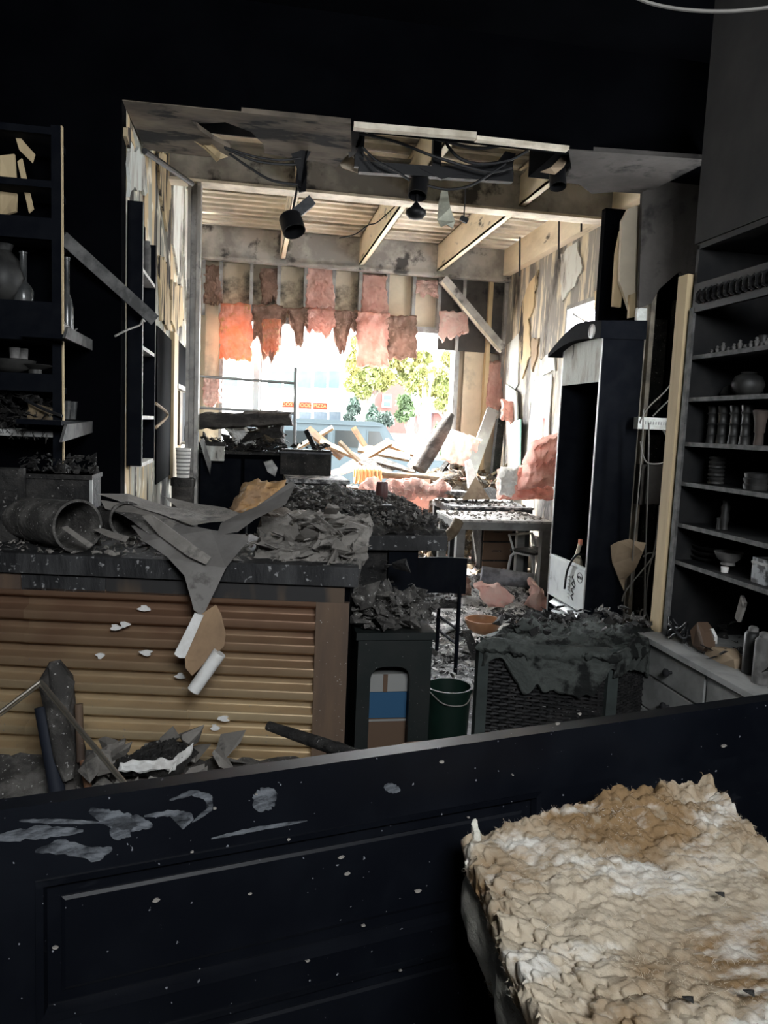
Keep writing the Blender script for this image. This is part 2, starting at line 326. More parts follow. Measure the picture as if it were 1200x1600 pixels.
# ================================================================== THE SETTING
struct(MB().bb(-1.4, -1.6, -.1, 3.4, 9.6, 0).build('floor', FLOORM))
g = MB().bb(-70, 9.6, -.12, 90, 140, -.02).build('ground', ASPH); struct(g)
struct(MB().bb(-1.35, -1.6, 3.7, 3.2, 4.25, 3.85).build('ceiling', SOOT))
struct(MB().bb(-1.37, -1.6, 0, -1.25, 4.2, 3.7).build('wall_left', SOOT))
wr = struct(MB().bb(2.42, -1.6, 0, 2.55, 3.5, 3.7).bb(2.55, 3.4, 0, 3.2, 3.5, 3.7).bb(3.06, 3.5, 0, 3.2, 3.65, 3.85).bb(3.06, 4.0, 0, 3.2, 4.3, 3.85).bb(3.06, 3.65, 0, 3.2, 4.0, 1.6).bb(3.06, 3.65, 2.7, 3.2, 4.0, 3.85).build('wall_right', SOOT))
MB().bb(2.0, -1.4, 2.49, 2.42, 3.36, 3.7).build('bulkhead', mat('smoked_bulkhead', (.022, .021, .021), (.045, .042, .04), 2.2, (.35, .7), rough=.9), wr)
w4 = MB()
for z_ in (1.6, 2.7): w4.bb(3.05, 3.65, z_ - .02, 3.21, 4.0, z_ + .02)
for y_ in (3.65, 4.0): w4.bb(3.05, y_ - .02, 1.6, 3.21, y_ + .02, 2.7)
struct(w4.build('added_window_4', GREYMET))  # invented opening out of view, lets light onto the studs on the right
struct(wall_holes('y', -1.1, .1, -1.35, 2.5, 0, 3.7, [(-.1, 2.35, 1.1, 3.25)], 'wall_back', SOOT))
w5 = MB()
for z_ in (2.35, 3.25): w5.bb(-.12, -1.11, z_ - .02, 1.12, -.99, z_ + .02)
for x_ in (-.1, 1.1): w5.bb(x_ - .02, -1.11, 2.35, x_ + .02, -.99, 3.25)
struct(w5.build('unseen_window_5', GREYMET))  # unseen high opening, placed and sized to light the front room
wh = struct(MB().bb(-1.35, 4.2, 3.165, 3.15, 4.3, 3.9).bb(-1.35, 4.2, 0, -.66, 4.34, 3.165).build('wall_header', SOOT))
# torn soffit under the header
ZS = 3.16
sof = [(190, 157), (548, 193), (549, 236), (525, 262), (500, 253), (455, 247), (413, 240), (412, 226), (392, 206), (352, 191), (320, 193), (300, 190), (312, 203), (335, 219), (358, 231), (366, 245), (340, 247), (280, 241), (228, 234)]
s_ = MB().slab([qz(x, y, ZS) for x, y in sof], (0, 0, .025)).build('soffit_board', SOFF, wh)
sof2 = [(888, 234), (1112, 250), (1008, 303), (960, 300), (925, 303), (905, 288), (880, 285), (893, 262)]
MB().slab([qz(x, y, ZS) for x, y in sof2], (0, 0, .025)).build('soffit_board', SOOTGREY, wh)
MB().bb(-.62, 4.32, 3.25, .42, 4.8, 3.62).build('plenum_black_box', SOOT, wh)  # black box added above the soffit so the torn hole reads dark
MB().bb(1.72, 4.32, 3.22, 3.04, 4.9, 3.62).build('plenum_black_box', SOOT, wh)  # added black box filling the space above the right soffit
for a, b, w in (((553, 196), (744, 212), .03), ((744, 216), (888, 232), .02)):
    MB().beam(qz(*a, 3.16) + V((0, .01, 0)), qz(*b, 3.16) + V((0, .01, 0)), .05, w).build('edge_trim', FLANGE, wh)
# flaps of torn soffit paper
def flap(outline, Y, m, name='torn_flap', parent=None, d=(0, .012, 0), zj=.0):
    return MB().slab([q(x, y, Y + zj * (i % 3 - 1)) for i, (x, y) in enumerate(outline)], d).build(name, m, parent)
flap([(296, 196), (303, 192), (300, 208), (318, 212), (345, 238), (356, 244), (343, 248), (338, 252), (322, 234), (306, 222), (291, 217)], 4.72, CREAMWD, 'torn_flap', wh, zj=.03)
flap([(546, 204), (560, 200), (566, 216), (556, 240), (545, 246)], 4.6, SOOTGREY, 'torn_flap', wh)
flap([(528, 250), (545, 240), (566, 262), (590, 266), (560, 270), (535, 262)], 4.85, CREAM, 'torn_flap', wh)
flap([(860, 262), (886, 236), (893, 240), (880, 262), (868, 272), (845, 268)], 4.5, TANDRY, 'torn_flap', wh, zj=.03)

# rear room: roof deck, joists and beams
cr = struct(MB().bb(-.76, 4.3, 3.862, 3.2, 9.95, 3.92).build('ceiling_rear', DECK))
prof = [(0, 0), (.062, 0), (.077, .09), (.160, .09), (.175, 0)]; per = .175
y = 4.32
for k in range(6):
    pts = []
    for i in range(5):
        for a, b in prof[:-1]: pts.append((y + i * per + a, 3.76 + b))
    mb = MB(); n = len(pts); X0, X1 = -.7, 3.1
    vs_ = [(X0, a, b) for a, b in pts] + [(X1, a, b) for a, b in pts] + [(X0, a, b + .006) for a, b in pts] + [(X1, a, b + .006) for a, b in pts]
    fs = []
    for i in range(n - 1): fs += [(i, i + 1, n + i + 1, n + i), (2 * n + i, 3 * n + i, 3 * n + i + 1, 2 * n + i + 1)]
    mb.add(vs_, fs).build('deck_sheet', DECK, cr); y += 5 * per - .001
for X in (.335, 1.245, 2.177):
    MB().bb(X - .03, 4.35, 3.45, X + .03, 9.14, 3.468).bb(X - .03, 4.35, 3.45, X - .022, 9.14, 3.76).bb(X - .03, 4.35, 3.745, X + .03, 9.14, 3.76).bb(X + .022, 4.35, 3.45, X + .03, 9.14, 3.49).build('joist', CREAMST, cr)
MB().bb(2.97, 4.95, 3.46, 3.055, 9.14, 3.48).bb(2.965, 4.95, 3.46, 2.98, 9.14, 3.76).build('joist', CREAMST, cr)
b_ = MB().bb(-.64, 6.3, 3.40, 3.055, 6.33, 3.70).bb(-.64, 6.25, 3.69, 3.055, 6.38, 3.71).build('steel_beam', STEEL, cr)
MB().bb(-.64, 6.235, 3.385, 3.055, 6.4, 3.405).build('flange', FLANGE, b_)
b_ = MB().bb(-.64, 9.13, 3.42, 3.055, 9.17, 3.76).build('steel_beam', STEEL, cr)
MB().bb(-.64, 9.09, 3.385, 3.055, 9.2, 3.415).build('flange', STEEL, b_)
for px, py0, py1, Y in ((873, 345, 405, 7.2), (812, 378, 432, 8.0), (908, 348, 362, 6.8)):
    MB().tube([q(px, py0, Y) + V((0, 0, .05)), q(px, py1, Y)], .009, 6).build('hanger_rod', METALD, cr)

# rear room walls
wl = struct(MB().bb(-.78, 4.34, 0, -.66, 9.45, 3.8).build('wall_inner_left', PEEL))
yw = [qx(886, 500, 3.06).y, qx(932, 500, 3.06).y]; yv = [qx(832, 640, 3.06).y, qx(860, 640, 3.06).y]
H1 = (min(yw), qx(908, 522, 3.06).z - .25, max(yw), qx(908, 474, 3.06).z)
H2 = (min(yv), qx(846, 720, 3.06).z, max(yv), qx(846, 592, 3.06).z)
wi = struct(wall_holes('x', 3.06, .12, 4.3, 9.45, 0, 3.8, [H1, H2], 'wall_inner_right', PEELR))
w2 = MB(); y0, z0, y1, z1 = H1
for a in (z0, z1): w2.bb(3.05, y0, a - .02, 3.17, y1, a + .02)
for a in (y0, y1): w2.bb(3.05, a - .02, z0, 3.17, a + .02, z1)
w2 = struct(w2.build('window_2', GREYMET)); MB().beam((3.12, y0, z0 + .25), (3.12, y1, z1 - .05), .02, .02).build('broken_bar', GREYMET, w2)
y0, z0, y1, z1 = H2; w3 = MB()
for a in (z0, z1): w3.bb(3.05, y0, a - .03, 3.17, y1, a + .03)
for a in (y0, y1): w3.bb(3.04, a - .03, z0, 3.17, a + .03, z1)
struct(w3.build('window_3', PALEWALL))
# strips of paint and board peeling from the two side walls
rng = random.Random(11)
def wall_strip(X, poly, m, parent, name='peeling_strip', d=.02):
    P = [qx(x, y, X) for x, y in poly]; out = []
    for i, p in enumerate(P):                        # ragged torn outline
        n_ = P[(i + 1) % len(P)]; k = max(2, int((n_ - p).length / .05))
        for j in range(k): c = p.lerp(n_, j / k); out.append(c + V((0, nz3(c, 11, 3) * .06, nz3(c, 9, 6) * .05)))
    MB().slab(out, (d, 0, 0)).build(name, m, parent)
for poly, m in (([(192, 192), (200, 205), (207, 222), (205, 232), (198, 226), (193, 214)], PEELC),
                ([(243, 236), (262, 240), (264, 300), (258, 360), (247, 300)], PEELC),
                ([(268, 246), (283, 248), (284, 330), (276, 430), (268, 380)], PALEWALL),
                ([(246, 400), (257, 408), (262, 470), (262, 515), (248, 500)], PEELC),
                ([(196, 230), (222, 240), (226, 300), (196, 296)], PALEWALL),
                ([(266, 440), (282, 450), (284, 500), (272, 522), (264, 500)], PEELC),
                ([(286, 250), (296, 252), (297, 420), (290, 500), (286, 400)], PALEWALL)):
    wall_strip(-.658, poly, m, wl, d=.018)
for poly, m in (([(817, 470), (832, 440), (842, 425), (838, 470), (828, 500), (832, 555), (818, 590), (812, 520)], PEELC),
                ([(832, 530), (842, 528), (841, 560), (832, 580)], TANDRY),
                ([(877, 398), (905, 380), (912, 420), (893, 455), (880, 470)], PALEWALL),
                ([(930, 455), (944, 445), (940, 490), (930, 500)], PEELC),
                ([(795, 540), (812, 520), (812, 600), (803, 612), (793, 605)], PALEWALL),
                ([(845, 560), (868, 548), (870, 575), (846, 588)], PALEWALL)):
    wall_strip(3.058, poly, m, wi, d=-.018)
MB().slab([qx(x, y, 3.0) for x, y in ((790, 600), (806, 612), (811, 730), (790, 748))], (.02, 0, 0)).build('hanging_board', PALEWALL, wi)
wt = MB().slab([qx(x, y, 2.98) for x, y in ((801, 660), (812, 655), (811, 728), (799, 735))], (.02, 0, 0)).build('mint_board', TEAL, wi)
# steel columns
MB().bb(-.43, 6.24, 0, -.40, 6.40, 3.39).bb(-.475, 6.30, 0, -.43, 6.32, 3.39).bb(-.50, 6.26, 0, -.475, 6.4, 3.39).build('steel_column', STEEL, wl)
MB().bb(2.97, 6.22, 0, 3.03, 6.4, 3.39).build('steel_column', STEEL, wi)
tag(MB().tube([q(226, 236, 4.86), q(300, 287, 5.9)], .018, 8).build('curtain_pole', METALD), 'thin black pole fallen askew along the peeling left wall', 'pole')

# storefront wall with the blown-out window
ZT = q(520, 503, 9.2).z
wb = struct(wall_holes('y', 9.36, .07, -.78, 3.2, 0, 3.86, [(-.34, .35, 2.47, ZT)], 'wall_rear', CREAM))
edges = [318, 345, 393, 436, 478, 522, 564, 606, 648, 688, 727]
for i, px in enumerate(edges):                        # C-shaped steel studs above the opening
    X = q(px, 440, 9.2).x
    MB().bb(X - .02, 9.2, ZT - .02, X + .02, 9.206, 3.4).bb(X - .02, 9.2, ZT - .02, X - .014, 9.33, 3.4).build('stud', GREYMET, wb)
SHB = mat('sooted_sheathing', (.58, .5, .38), (.45, .4, .31), 2, c3=(.02, .02, .021), scale3=2.6, thr3=(.45, .6), rough=.9)
for i in range(len(edges) - 1):
    X0, X1 = q(edges[i], 440, 9.2).x + .02, q(edges[i + 1], 440, 9.2).x - .02
    MB().bb(X0, 9.30, ZT - .02, X1, 9.345, 3.4).build('sheathing_panel', SHB if i in (1, 2, 3, 5, 9) else CREAM, wb)
for px0, px1, z0, z1 in ((319, 345, 0, 2.95), (726, 760, 0, ZT + .1)):
    MB().bb(q(px0, 600, 9.2).x, 9.27, z0, q(px1, 600, 9.2).x, 9.34, z1).build('sheathing_panel', CREAM, wb)
MB().bb(q(690, 440, 9.2).x, 9.24, 2.55, 3.06, 9.27, 3.4).build('sooted_panel', SOOTGREY, wb)
for px, w in ((759, .05), (786, .09)):
    X = q(px, 600, 9.2).x; MB().bb(X - w / 2, 9.18, 0, X + w / 2, 9.28, 3.4).build('stud', STEEL if w > .06 else CREAMWD, wb)
p0, p1 = q(692, 436, 9.05), q(784, 545, 9.05)
br = MB().beam(p0, p1, .1, .1).build('brace', STEEL, wb)
MB().beam(p0 + V((-.03, -.06, -.05)), p1 + V((-.03, -.06, -.05)), .012, .03).build('brace_lip', FLANGE, br)
wn = MB(); xl, xr = q(345, 600, 9.2).x, q(716, 600, 9.2).x
for a in (0, .05): wn.bb(xr - .06 + a, 9.2 + a * 2, .35, xr - .025 + a, 9.4, ZT)
wn.bb(xl - .02, 9.25, .35, xl + .02, 9.4, ZT).bb(xl, 9.25, ZT - .05, xr, 9.4, ZT + .02).bb(xl, 9.2, .3, xr, 9.45, .36)
wn = struct(wn.build('window_1', GREYMET))
X = q(401, 560, 9.3).x
MB().bb(X - .035, 9.3, .35, X + .035, 9.38, ZT).build('mullion', mat('pale_blue_frame', (.55, .65, .72), rough=.5), wn)
MB().bb(X + .05, 9.3, .35, X + .065, 9.38, ZT).build('mullion', GREYMET, wn)

# wall return beside the opening on the right, stripped to its studs
wq = struct(MB().bb(2.45, 5.3, 0, 3.06, 5.36, 3.2).build('wall_return', SOOT))
def ret(outline, Y, m, name, d=.03): return MB().slab([q(x, y, Y) for x, y in outline], (0, d, 0)).build(name, m, wq)
ret([(1004, 300), (1095, 256), (1120, 262), (1100, 330), (1088, 420), (1084, 470), (1063, 424), (1052, 432), (1030, 452), (1018, 474), (998, 482)], 4.72, SOOTGREY, 'plaster_panel')
ret([(972, 345), (982, 326), (1006, 318), (1002, 400), (1000, 468), (985, 488), (968, 440)], 4.85, CREAM, 'bare_board')
ret([(985, 460), (1000, 455), (998, 494), (983, 497)], 4.80, CREAMWD, 'bare_board')
ret([(963, 395), (970, 360), (976, 420), (970, 480), (958, 478)], 4.9, CREAMWD, 'bare_board')
for (a, b), w in ((((1003, 482), (974, 1010)), .05), (((1018, 470), (1000, 1030)), .03)):
    A, B = q(*a, 4.8), q(*b, 4.8); s = MB().beam((A.x, 4.8, 2.6), (A.x, 4.8, 0), w, .07, up=(0, 1, 0)).build('metal_stud', mat('tarnished_stud', (.34, .3, .24), (.16, .145, .12), 6), wq)
A = q(1002, 482, 4.75); B = q(998, 524, 4.75)
MB().bb(A.x - .035, 4.73, B.z, A.x + .03, 4.76, A.z).build('slotted_channel', WHITEMET, wq)
A = q(998, 649, 4.6); B = q(1064, 673, 4.6)
sc = MB().bb(A.x, 4.6, B.z, B.x, 4.66, A.z - .01).build('slotted_channel', WHITEMET, wq)
for k in range(16):
    X = A.x + .015 + k * (B.x - A.x - .03) / 15; MB().bb(X - .003, 4.597, (A.z + B.z) / 2 - .012, X + .003, 4.60, (A.z + B.z) / 2 + .008).build('slot', GREYMET, sc)
for i, (px, y0, y1) in enumerate(((1030, 500, 640), (1066, 470, 640), (1020, 680, 1020), (1052, 690, 1000))):
    A = q(px, y0, 5.15); B = q(px, y1, 5.15); MB().bb(A.x - .05, 5.12, B.z, A.x + .05, 5.2, A.z).build('charred_stud', CHAR, wq)
# cream jamb at the end of the hutch wall
A = qx(1084, 440, 2.0); B = qx(1037, 1010, 2.0)
tj = struct(MB().bb(1.985, 3.37, 0, 2.06, 3.45, 2.36).build('trim_1', CREAMWD))
MB().bb(2.02, 3.34, 0, 2.40, 3.37, 2.49).build('jamb_board', HUTCH, tj)

# ================================================================== FRONT ROOM: BAR COUNTER
CB = V((.395, 2.885, 0)); CA = V((-.95, 3.13, 0)); CU = (CA - CB).normalized(); CN = V((-CU.y, CU.x, 0))
if CN.y < 0: CN = -CN
def cpt(u, v, z): return CB + CU * u + CN * v + V((0, 0, z))
def cbox(mb, u0, u1, v0, v1, z0, z1):
    return mb.slab([cpt(u0, v0, z0), cpt(u1, v0, z0), cpt(u1, v1, z0), cpt(u0, v1, z0)], (0, 0, z1 - z0))
def cu_of(px, py): p = ray(px, py); t = (CB).dot(CN) / p.dot(CN); P = CAM + p * t; return (V((P.x, P.y, 0)) - CB).dot(CU)
ct = thing('bar_counter', 'long bar counter with bronze corrugated metal front below a burnt top', 'counter', cpt(.6, .35, 0))
cbox(MB(), -.03, 1.60, -.03, .72, .985, 1.06).build('countertop', SLABM, ct)
ucut = [.02, cu_of(165, 905), cu_of(33, 905), 1.58]
for a, b, m in zip(ucut, ucut[1:], (APRON, SLABM, WOODBR)):
    cbox(MB(), a, b - .003, -.004, .02, .915, .985).build('apron_board', m, ct)
def corr(u0, u1, v, z0, z1, per=.094, amp=.048):
    mb = MB(); pr = []; z = z1
    while z > z0:
        for dz, dv in ((0, .12), (.003, .02), (.007, 0), (.031, 0), (.035, .02), (.038, .12), (.048, .88), (.051, .98), (.055, 1), (.077, 1), (.081, .98), (.084, .88)):
            if z - dz > z0: pr.append((z - dz, v + amp * dv))
        z -= per
    n = len(pr); vs_ = [cpt(u0, b, a) for a, b in pr] + [cpt(u1, b, a) for a, b in pr] + [cpt(u0, b + .003, a) for a, b in pr] + [cpt(u1, b + .003, a) for a, b in pr]
    fs = []
    for i in range(n - 1): fs += [(i, i + 1, n + i + 1, n + i), (2 * n + i, 3 * n + i, 3 * n + i + 1, 2 * n + i + 1), (i, 2 * n + i, 2 * n + i + 1, i + 1), (n + i, n + i + 1, 3 * n + i + 1, 3 * n + i)]
    return mb.add(vs_, fs)
uc = [.128, cu_of(290, 1050) - .004, cu_of(40, 1050) - .004, 1.58]
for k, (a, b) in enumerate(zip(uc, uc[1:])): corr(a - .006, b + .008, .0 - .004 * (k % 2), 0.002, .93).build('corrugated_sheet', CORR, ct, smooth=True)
cbox(MB(), 0, .128, -.006, .02, 0, .915).build('end_post', WOODBR, ct)
cbox(MB(), -.0, .03, .02, .70, 0, .985).build('end_panel', SOOT, ct)
cbox(MB(), 0.03, 1.5, .68, .70, 0, .985).build('back_panel', SOOT, ct)

# ---- the heap on the counter
rng = random.Random(21)
def on_counter(r, u0, u1, v0, v1, z0, z1): return cpt(r.uniform(u0, u1), r.uniform(v0, v1), r.uniform(z0, z1))
o = scatter_mesh(rng, 900, lambda r: (lambda u, v: cpt(u, v, 1.065 + .1 * max(0, 1 - abs(u - .1) / .5) * r.random() * min(1, v / .2)))(r.uniform(-.02, 1.6), r.uniform(0.01, .66)), .006, .026).build('ash_crumbs', ASH)
tag(o, 'loose grey ash and plaster crumbs strewn over the countertop', 'debris', kind='stuff')
PL = lump_protos('plaster_piece', PLATES, .06, ASH); LU = lump_protos('plaster_lump', LUMPS, .05, ASH)
sp = []
for k in range(46):
    u = rng.gauss(.13, .15); v = rng.uniform(.03, .55); u = max(-.02, u); h = max(0, 1 - abs(u - .12) / .42) * min(1, .25 + v / .35)
    sp.append(cpt(u, v, 1.075 + h * .17 * rng.random()))
pieces('plaster_piece', 'broken grey plaster piece in the heap on the right end of the bar', 'plaster', 'plaster heap on the bar counter', PL, sp, rng, .4, .6, 1.35)
sp = [cpt(max(-.01, rng.gauss(.05, .07)), rng.uniform(.02, .4), 1.085 + .06 * rng.random()) for _ in range(22)]
pieces('plaster_lump', 'rounded grey plaster lump at the corner of the bar counter', 'plaster', 'plaster lumps on the bar corner', LU, sp, rng, .6, .5, 1.1)
mh = lumpy(cpt(.38, .1, 1.07), cpt(-.03, .06, 1.07), cpt(-.05, .66, 1.17), cpt(.42, .66, 1.2), (0, 0, -.03), 40, 40, .03, 9, .03, 5, fine=.02).build('ash_mound', ASH, smooth=True)
tag(mh, 'low mound of grey ash and plaster dust on the bar end', 'debris', kind='stuff')
# draped and layered drywall
def sheet(name, label, pts, m, d=.006, cat='drywall', sub=2, amp=.006, seed=1):
    me = MB().slab([q(*p) for p in pts], (0, d, 0)); o = me.build(name, m)
    bm = bmesh.new(); bm.from_mesh(o.data); bmesh.ops.triangulate(bm, faces=bm.faces[:]); bmesh.ops.subdivide_edges(bm, edges=bm.edges[:], cuts=sub, use_grid_fill=True)
    for v in bm.verts: v.co += V((0, nz3(v.co, 7, seed), nz3(v.co, 6, seed + 4))) * amp
    bm.to_mesh(o.data); bm.free(); return tag(o, label, cat)
sheet('drywall_sheet', 'large grey torn drywall sheet draped over the counter front', [(205, 822, 3.12), (250, 812, 3.2), (330, 828, 3.1), (388, 837, 3.0), (388, 846, 2.93), (353, 888, 2.86), (317, 962, 2.84), (303, 953, 2.84), (288, 900, 2.86), (262, 872, 2.9), (225, 846, 2.96)], BOARD, seed=2)
sheet('drywall_strip', 'narrow grey drywall strip lying across the draped sheet', [(222, 806, 3.05), (236, 804, 3.05), (300, 850, 2.9), (330, 870, 2.85), (322, 882, 2.84), (292, 868, 2.88), (250, 838, 2.98)], ASH, d=.012, seed=3)
for k, (pts, m, lab) in enumerate((
    ([(152, 772, 3.45), (200, 770, 3.5), (262, 792, 3.4), (340, 806, 3.3), (384, 812, 3.2), (300, 822, 3.1), (250, 804, 3.2), (200, 786, 3.3)], ASH, 'topmost pale sheet of layered board at the left of the heap'),
    ([(158, 782, 3.35), (215, 790, 3.3), (290, 818, 3.15), (270, 826, 3.1), (215, 808, 3.2), (165, 793, 3.3)], ASH, 'ash covered board under the topmost layered sheet'),
    ([(170, 796, 3.3), (225, 808, 3.2), (262, 836, 3.05), (245, 846, 3.0), (205, 815, 3.1)], ASHD, 'dark lowest board of the layered stack beside the buckets'),
    ([(255, 776, 3.6), (330, 790, 3.5), (392, 806, 3.3), (345, 812, 3.25), (285, 800, 3.4)], ASH, 'thin crumpled board sheet behind the layered stack'))):
    sheet('layered_board', lab, pts, m, d=.014, seed=10 + k, amp=.012, cat='board')
sheet('broken_board', 'broad grey broken board slanting up over the counter heap', [(338, 836, 3.05), (345, 818, 3.1), (400, 792, 3.2), (455, 753, 3.3), (462, 758, 3.28), (446, 788, 3.15), (400, 812, 3.05), (372, 832, 3.0)], BOARD, d=.02, seed=6, cat='board')
o = lumpy(q(366, 800, 3.45), q(425, 795, 3.45), q(434, 760, 3.5), q(388, 760, 3.5), (0, .1, 0), 20, 20, .035, 14, .03, 4, fine=.02).build('burnt_foam', mat('orange_brown_foam', (.3, .19, .11), (.42, .24, .09), 7, c3=(.5, .4, .3), scale3=12), smooth=True)
tag(o, 'crumpled orange brown foam lump behind the slanting board', 'foam')
# curled scraps hanging below the draped sheet
cs = thing('curled_scrap', 'brown paper scrap with white curled edges hanging on the counter front', 'paper', q(315, 1075, 2.82))
MB().slab([q(x, y, Y) for x, y, Y in ((317, 958, 2.83), (337, 945, 2.83), (346, 960, 2.82), (353, 992, 2.80), (350, 1010, 2.79), (322, 1034, 2.8), (300, 1056, 2.81), (290, 1044, 2.82), (289, 1030, 2.82), (300, 990, 2.83))], (0, .004, 0)).build('paper_face', KRAFT, cs)
MB().tube([q(343, 1020, 2.785), q(302, 1079, 2.785)], [.026, .024], 12).build('curled_edge', GYPSUM, cs, smooth=True)
MB().slab([q(x, y, 2.80) for x, y in ((304, 958), (318, 962), (289, 1028), (280, 1028), (272, 1022))], (0, .012, 0)).build('curled_edge', GYPSUM, cs)
for k, (x, y) in enumerate(((208, 963), (160, 995), (175, 990), (135, 1042), (212, 1036), (340, 1140), (268, 1072), (325, 1155))):
    w = 10 - k % 4; P = [q(x + w * math.cos(a) * (1 + .5 * math.sin(3 * a + k)), y + 5 * math.sin(a), 2.93 - (x - 100) * .0003) for a in [i * 6.283 / 9 for i in range(9)]]
    u = (P[0] - CB).dot(CU); P = [p + CN * (-.006 - (p - CB).dot(CN)) for p in P]
    tag(MB().slab(P, CN * .008).build('plaster_flake', GYPSUM), 'small white plaster flake stuck on the corrugated counter front', 'flake', 'flakes on the corrugated front')

# buckets and tins on the left of the counter
def bucket(name, label, a, b, r0, r1, m):
    a, b = V(a), V(b); ax = (b - a); L_ = ax.length; R = ax.to_track_quat('Z', 'Y').to_matrix()
    t = thing(name, label, 'bucket', a)
    MB().lathe([(r0, 0), (r0 * 1.0, .01), (r1, L_ - .01), (r1 + .006, L_ - .008), (r1 + .006, L_), (r1 - .004, L_), (r0 - .006, .02), (0.01, .02)], a, 24, R).build('shell', m, t, smooth=True)
    MB().lathe([(r0 * .99, L_ * .3), (r0 * 1.06, L_ * .3 + .004), (r0 * 1.06, L_ * .3 + .01), (r0 * .99, L_ * .3 + .014)], a, 24, R).build('hoop', m, t)
    MB().lathe([(r0 * .5, .022), (r0 * .42, .04), (.01, .04)], a, 16, R).build('base_boss', ASHD, t); return t
c0 = q(42, 816, 3.5); bucket('charred_bucket', 'larger charred bucket lying on its side on the counter', (c0.x, 3.42, 1.155), q(122, 822, 3.1) , .085, .098, ASHD)
bucket('charred_bucket', 'smaller charred bucket lying on its side beside layered boards', q(162, 812, 3.5), q(199, 812, 3.28), .062, .07, ASHD)
t = thing('charred_tin', 'big square charred tin standing behind the fallen buckets', 'tin', q(85, 790, 3.55))
a, b = q(28, 738, 3.55), q(146, 738, 3.55)
MB().bb(a.x, 3.5, 1.06, b.x, 3.72, a.z).build('shell', CHAR, t); MB().bb(b.x - .006, 3.492, 1.06, b.x + .006, 3.50, a.z).build('seam', GREYMET, t)
MB().bb(a.x - .006, 3.49, a.z - .02, b.x + .006, 3.73, a.z).build('rim', CHAR, t)
o = scatter_mesh(rng, 130, lambda r: (r.uniform(a.x, b.x), r.uniform(3.5, 3.72), a.z + .01 + .07 * r.random() ** 2), .008, .04, w=(3, 2, 3)).build('char_debris', CHAR); tag(o, 'charred scraps heaped on the square tin', 'debris', kind='stuff')
a = q(0, 740, 3.4); tag(MB().bb(a.x - .12, 3.36, 1.062, q(28, 780, 3.36).x, 3.48, 1.36).build('charred_post', CHAR), 'charred square post standing on the counter beside the tin', 'post')
o = sheet('plaster_shard', 'thin pale shard leaning against the larger bucket', [(96, 825, 3.05), (104, 822, 3.05), (146, 852, 2.98), (138, 856, 2.97)], ASH, d=.01)
o = sheet('plaster_shard', 'flat pale shard lying in front of the smaller bucket', [(146, 828, 3.12), (160, 826, 3.12), (202, 840, 3.05), (196, 848, 3.02), (170, 840, 3.06)], ASH, d=.012)

# ================================================================== LEFT SHELVES
YS = 3.78; YB = 4.16
su = thing('open_shelf_unit', 'tall blackened open shelf unit facing the room at far left', 'shelf', (q(40, 700, YS).x, YS, 1.06))
xr_ = q(92, 450, YS).x; zt = q(92, 196, YS).z
sp_ = MB().bb(xr_ - .03, YS, 1.062, xr_ + .012, YS + .035, zt).build('side_post', BLACK, su); sp_.location.y += 0
sp_.data.materials.clear(); sp_.data.materials.append(BLACK)
MB().bb(xr_ + .012, YS - .002, 1.062, xr_ + .018, YS + .02, zt).build('edge_strip', CREAMWD, su)
for k, (y0, y1, m) in enumerate(((192, 206, BLACK), (276, 290, BLACK), (338, 372, BLACK), (470, 531, BLACK), (583, 611, BLACK), (668, 682, GREYMET))):
    za, zb = q(45, y0, YS).z, q(45, y1, YS).z
    MB().bb(-1.24, YS + .004, zb, xr_ - .03, YB - .1, zb + min(.03, za - zb)).build('shelf_board', m, su)
    if za - zb > .05: MB().bb(-1.24, YS, zb, xr_ - .03, YS + .02, za).build('shelf_fascia', BLACK, su)
MB().bb(-1.24, YB - .02, 1.062, xr_ - .06, YB - .005, zt - .25).build('back_board', SOOT, su)
def lath(name, label, prof, base, m, n=16, cat='pottery', group=None, R=None): return tag(MB().lathe(prof, base, n, R).build(name, m, smooth=True), label, cat, group)
def bottle_prof(h, r, nr=None, sh=.62): nr = nr or r * .34; return [(r * .95, 0), (r, h * .02), (r, h * sh * .9), (r * .75, h * (sh + .06)), (nr, h * (sh + .14)), (nr, h * .96), (nr * 1.25, h * .965), (nr * 1.25, h), (nr * .7, h)]
ys2 = YS + .16
def shz(y): return q(45, y, YS).z
sheet('split_plank', 'pale split plank leaning at the left edge of the top shelf', [(0, 243, 3.95), (22, 240, 3.95), (26, 300, 3.93), (25, 330, 3.9), (0, 338, 3.9)], CREAMWD, d=.02, cat='plank', amp=.003)
sheet('wood_scrap', 'slanting grey broken slat hanging in the top shelf', [(20, 200, 3.88), (38, 222, 3.88), (54, 240, 3.88), (50, 254, 3.88), (30, 234, 3.88)], CREAMWD, d=.015, cat='slat', amp=.003)
sheet('wood_scrap', 'narrow cream slat standing askew in the upper shelf', [(27, 252, 3.9), (34, 247, 3.9), (52, 326, 3.9), (45, 332, 3.9)], CREAMWD, d=.015, cat='slat', amp=.002)
P = q(37, 470, ys2); lath('glass_bottle', 'slender sooty bottle in the middle of the black shelf', bottle_prof(q(37, 395, ys2).z - shz(471), .045, sh=.3), (P.x, ys2, shz(471) + .004), GLASSY, cat='bottle')
P = q(6, 470, ys2); lath('clay_vase', 'round sooty vase at the left edge of the black shelf', [(.04, 0), (.085, .05), (.1, .12), (.07, .2), (.035, .24), (.045, .27), (.03, .27)], (P.x, ys2, shz(471) + .004), CERAM, cat='vase')
zb = shz(583) + .005
P = q(14, 580, ys2); lath('serving_bowl', 'wide dark bowl on the lower black shelf', [(.05, 0), (.1, .02), (.12, .06), (.115, .06), (.09, .02), (.03, .012)], (P.x, ys2, zb), CERAM, 20, 'bowl')
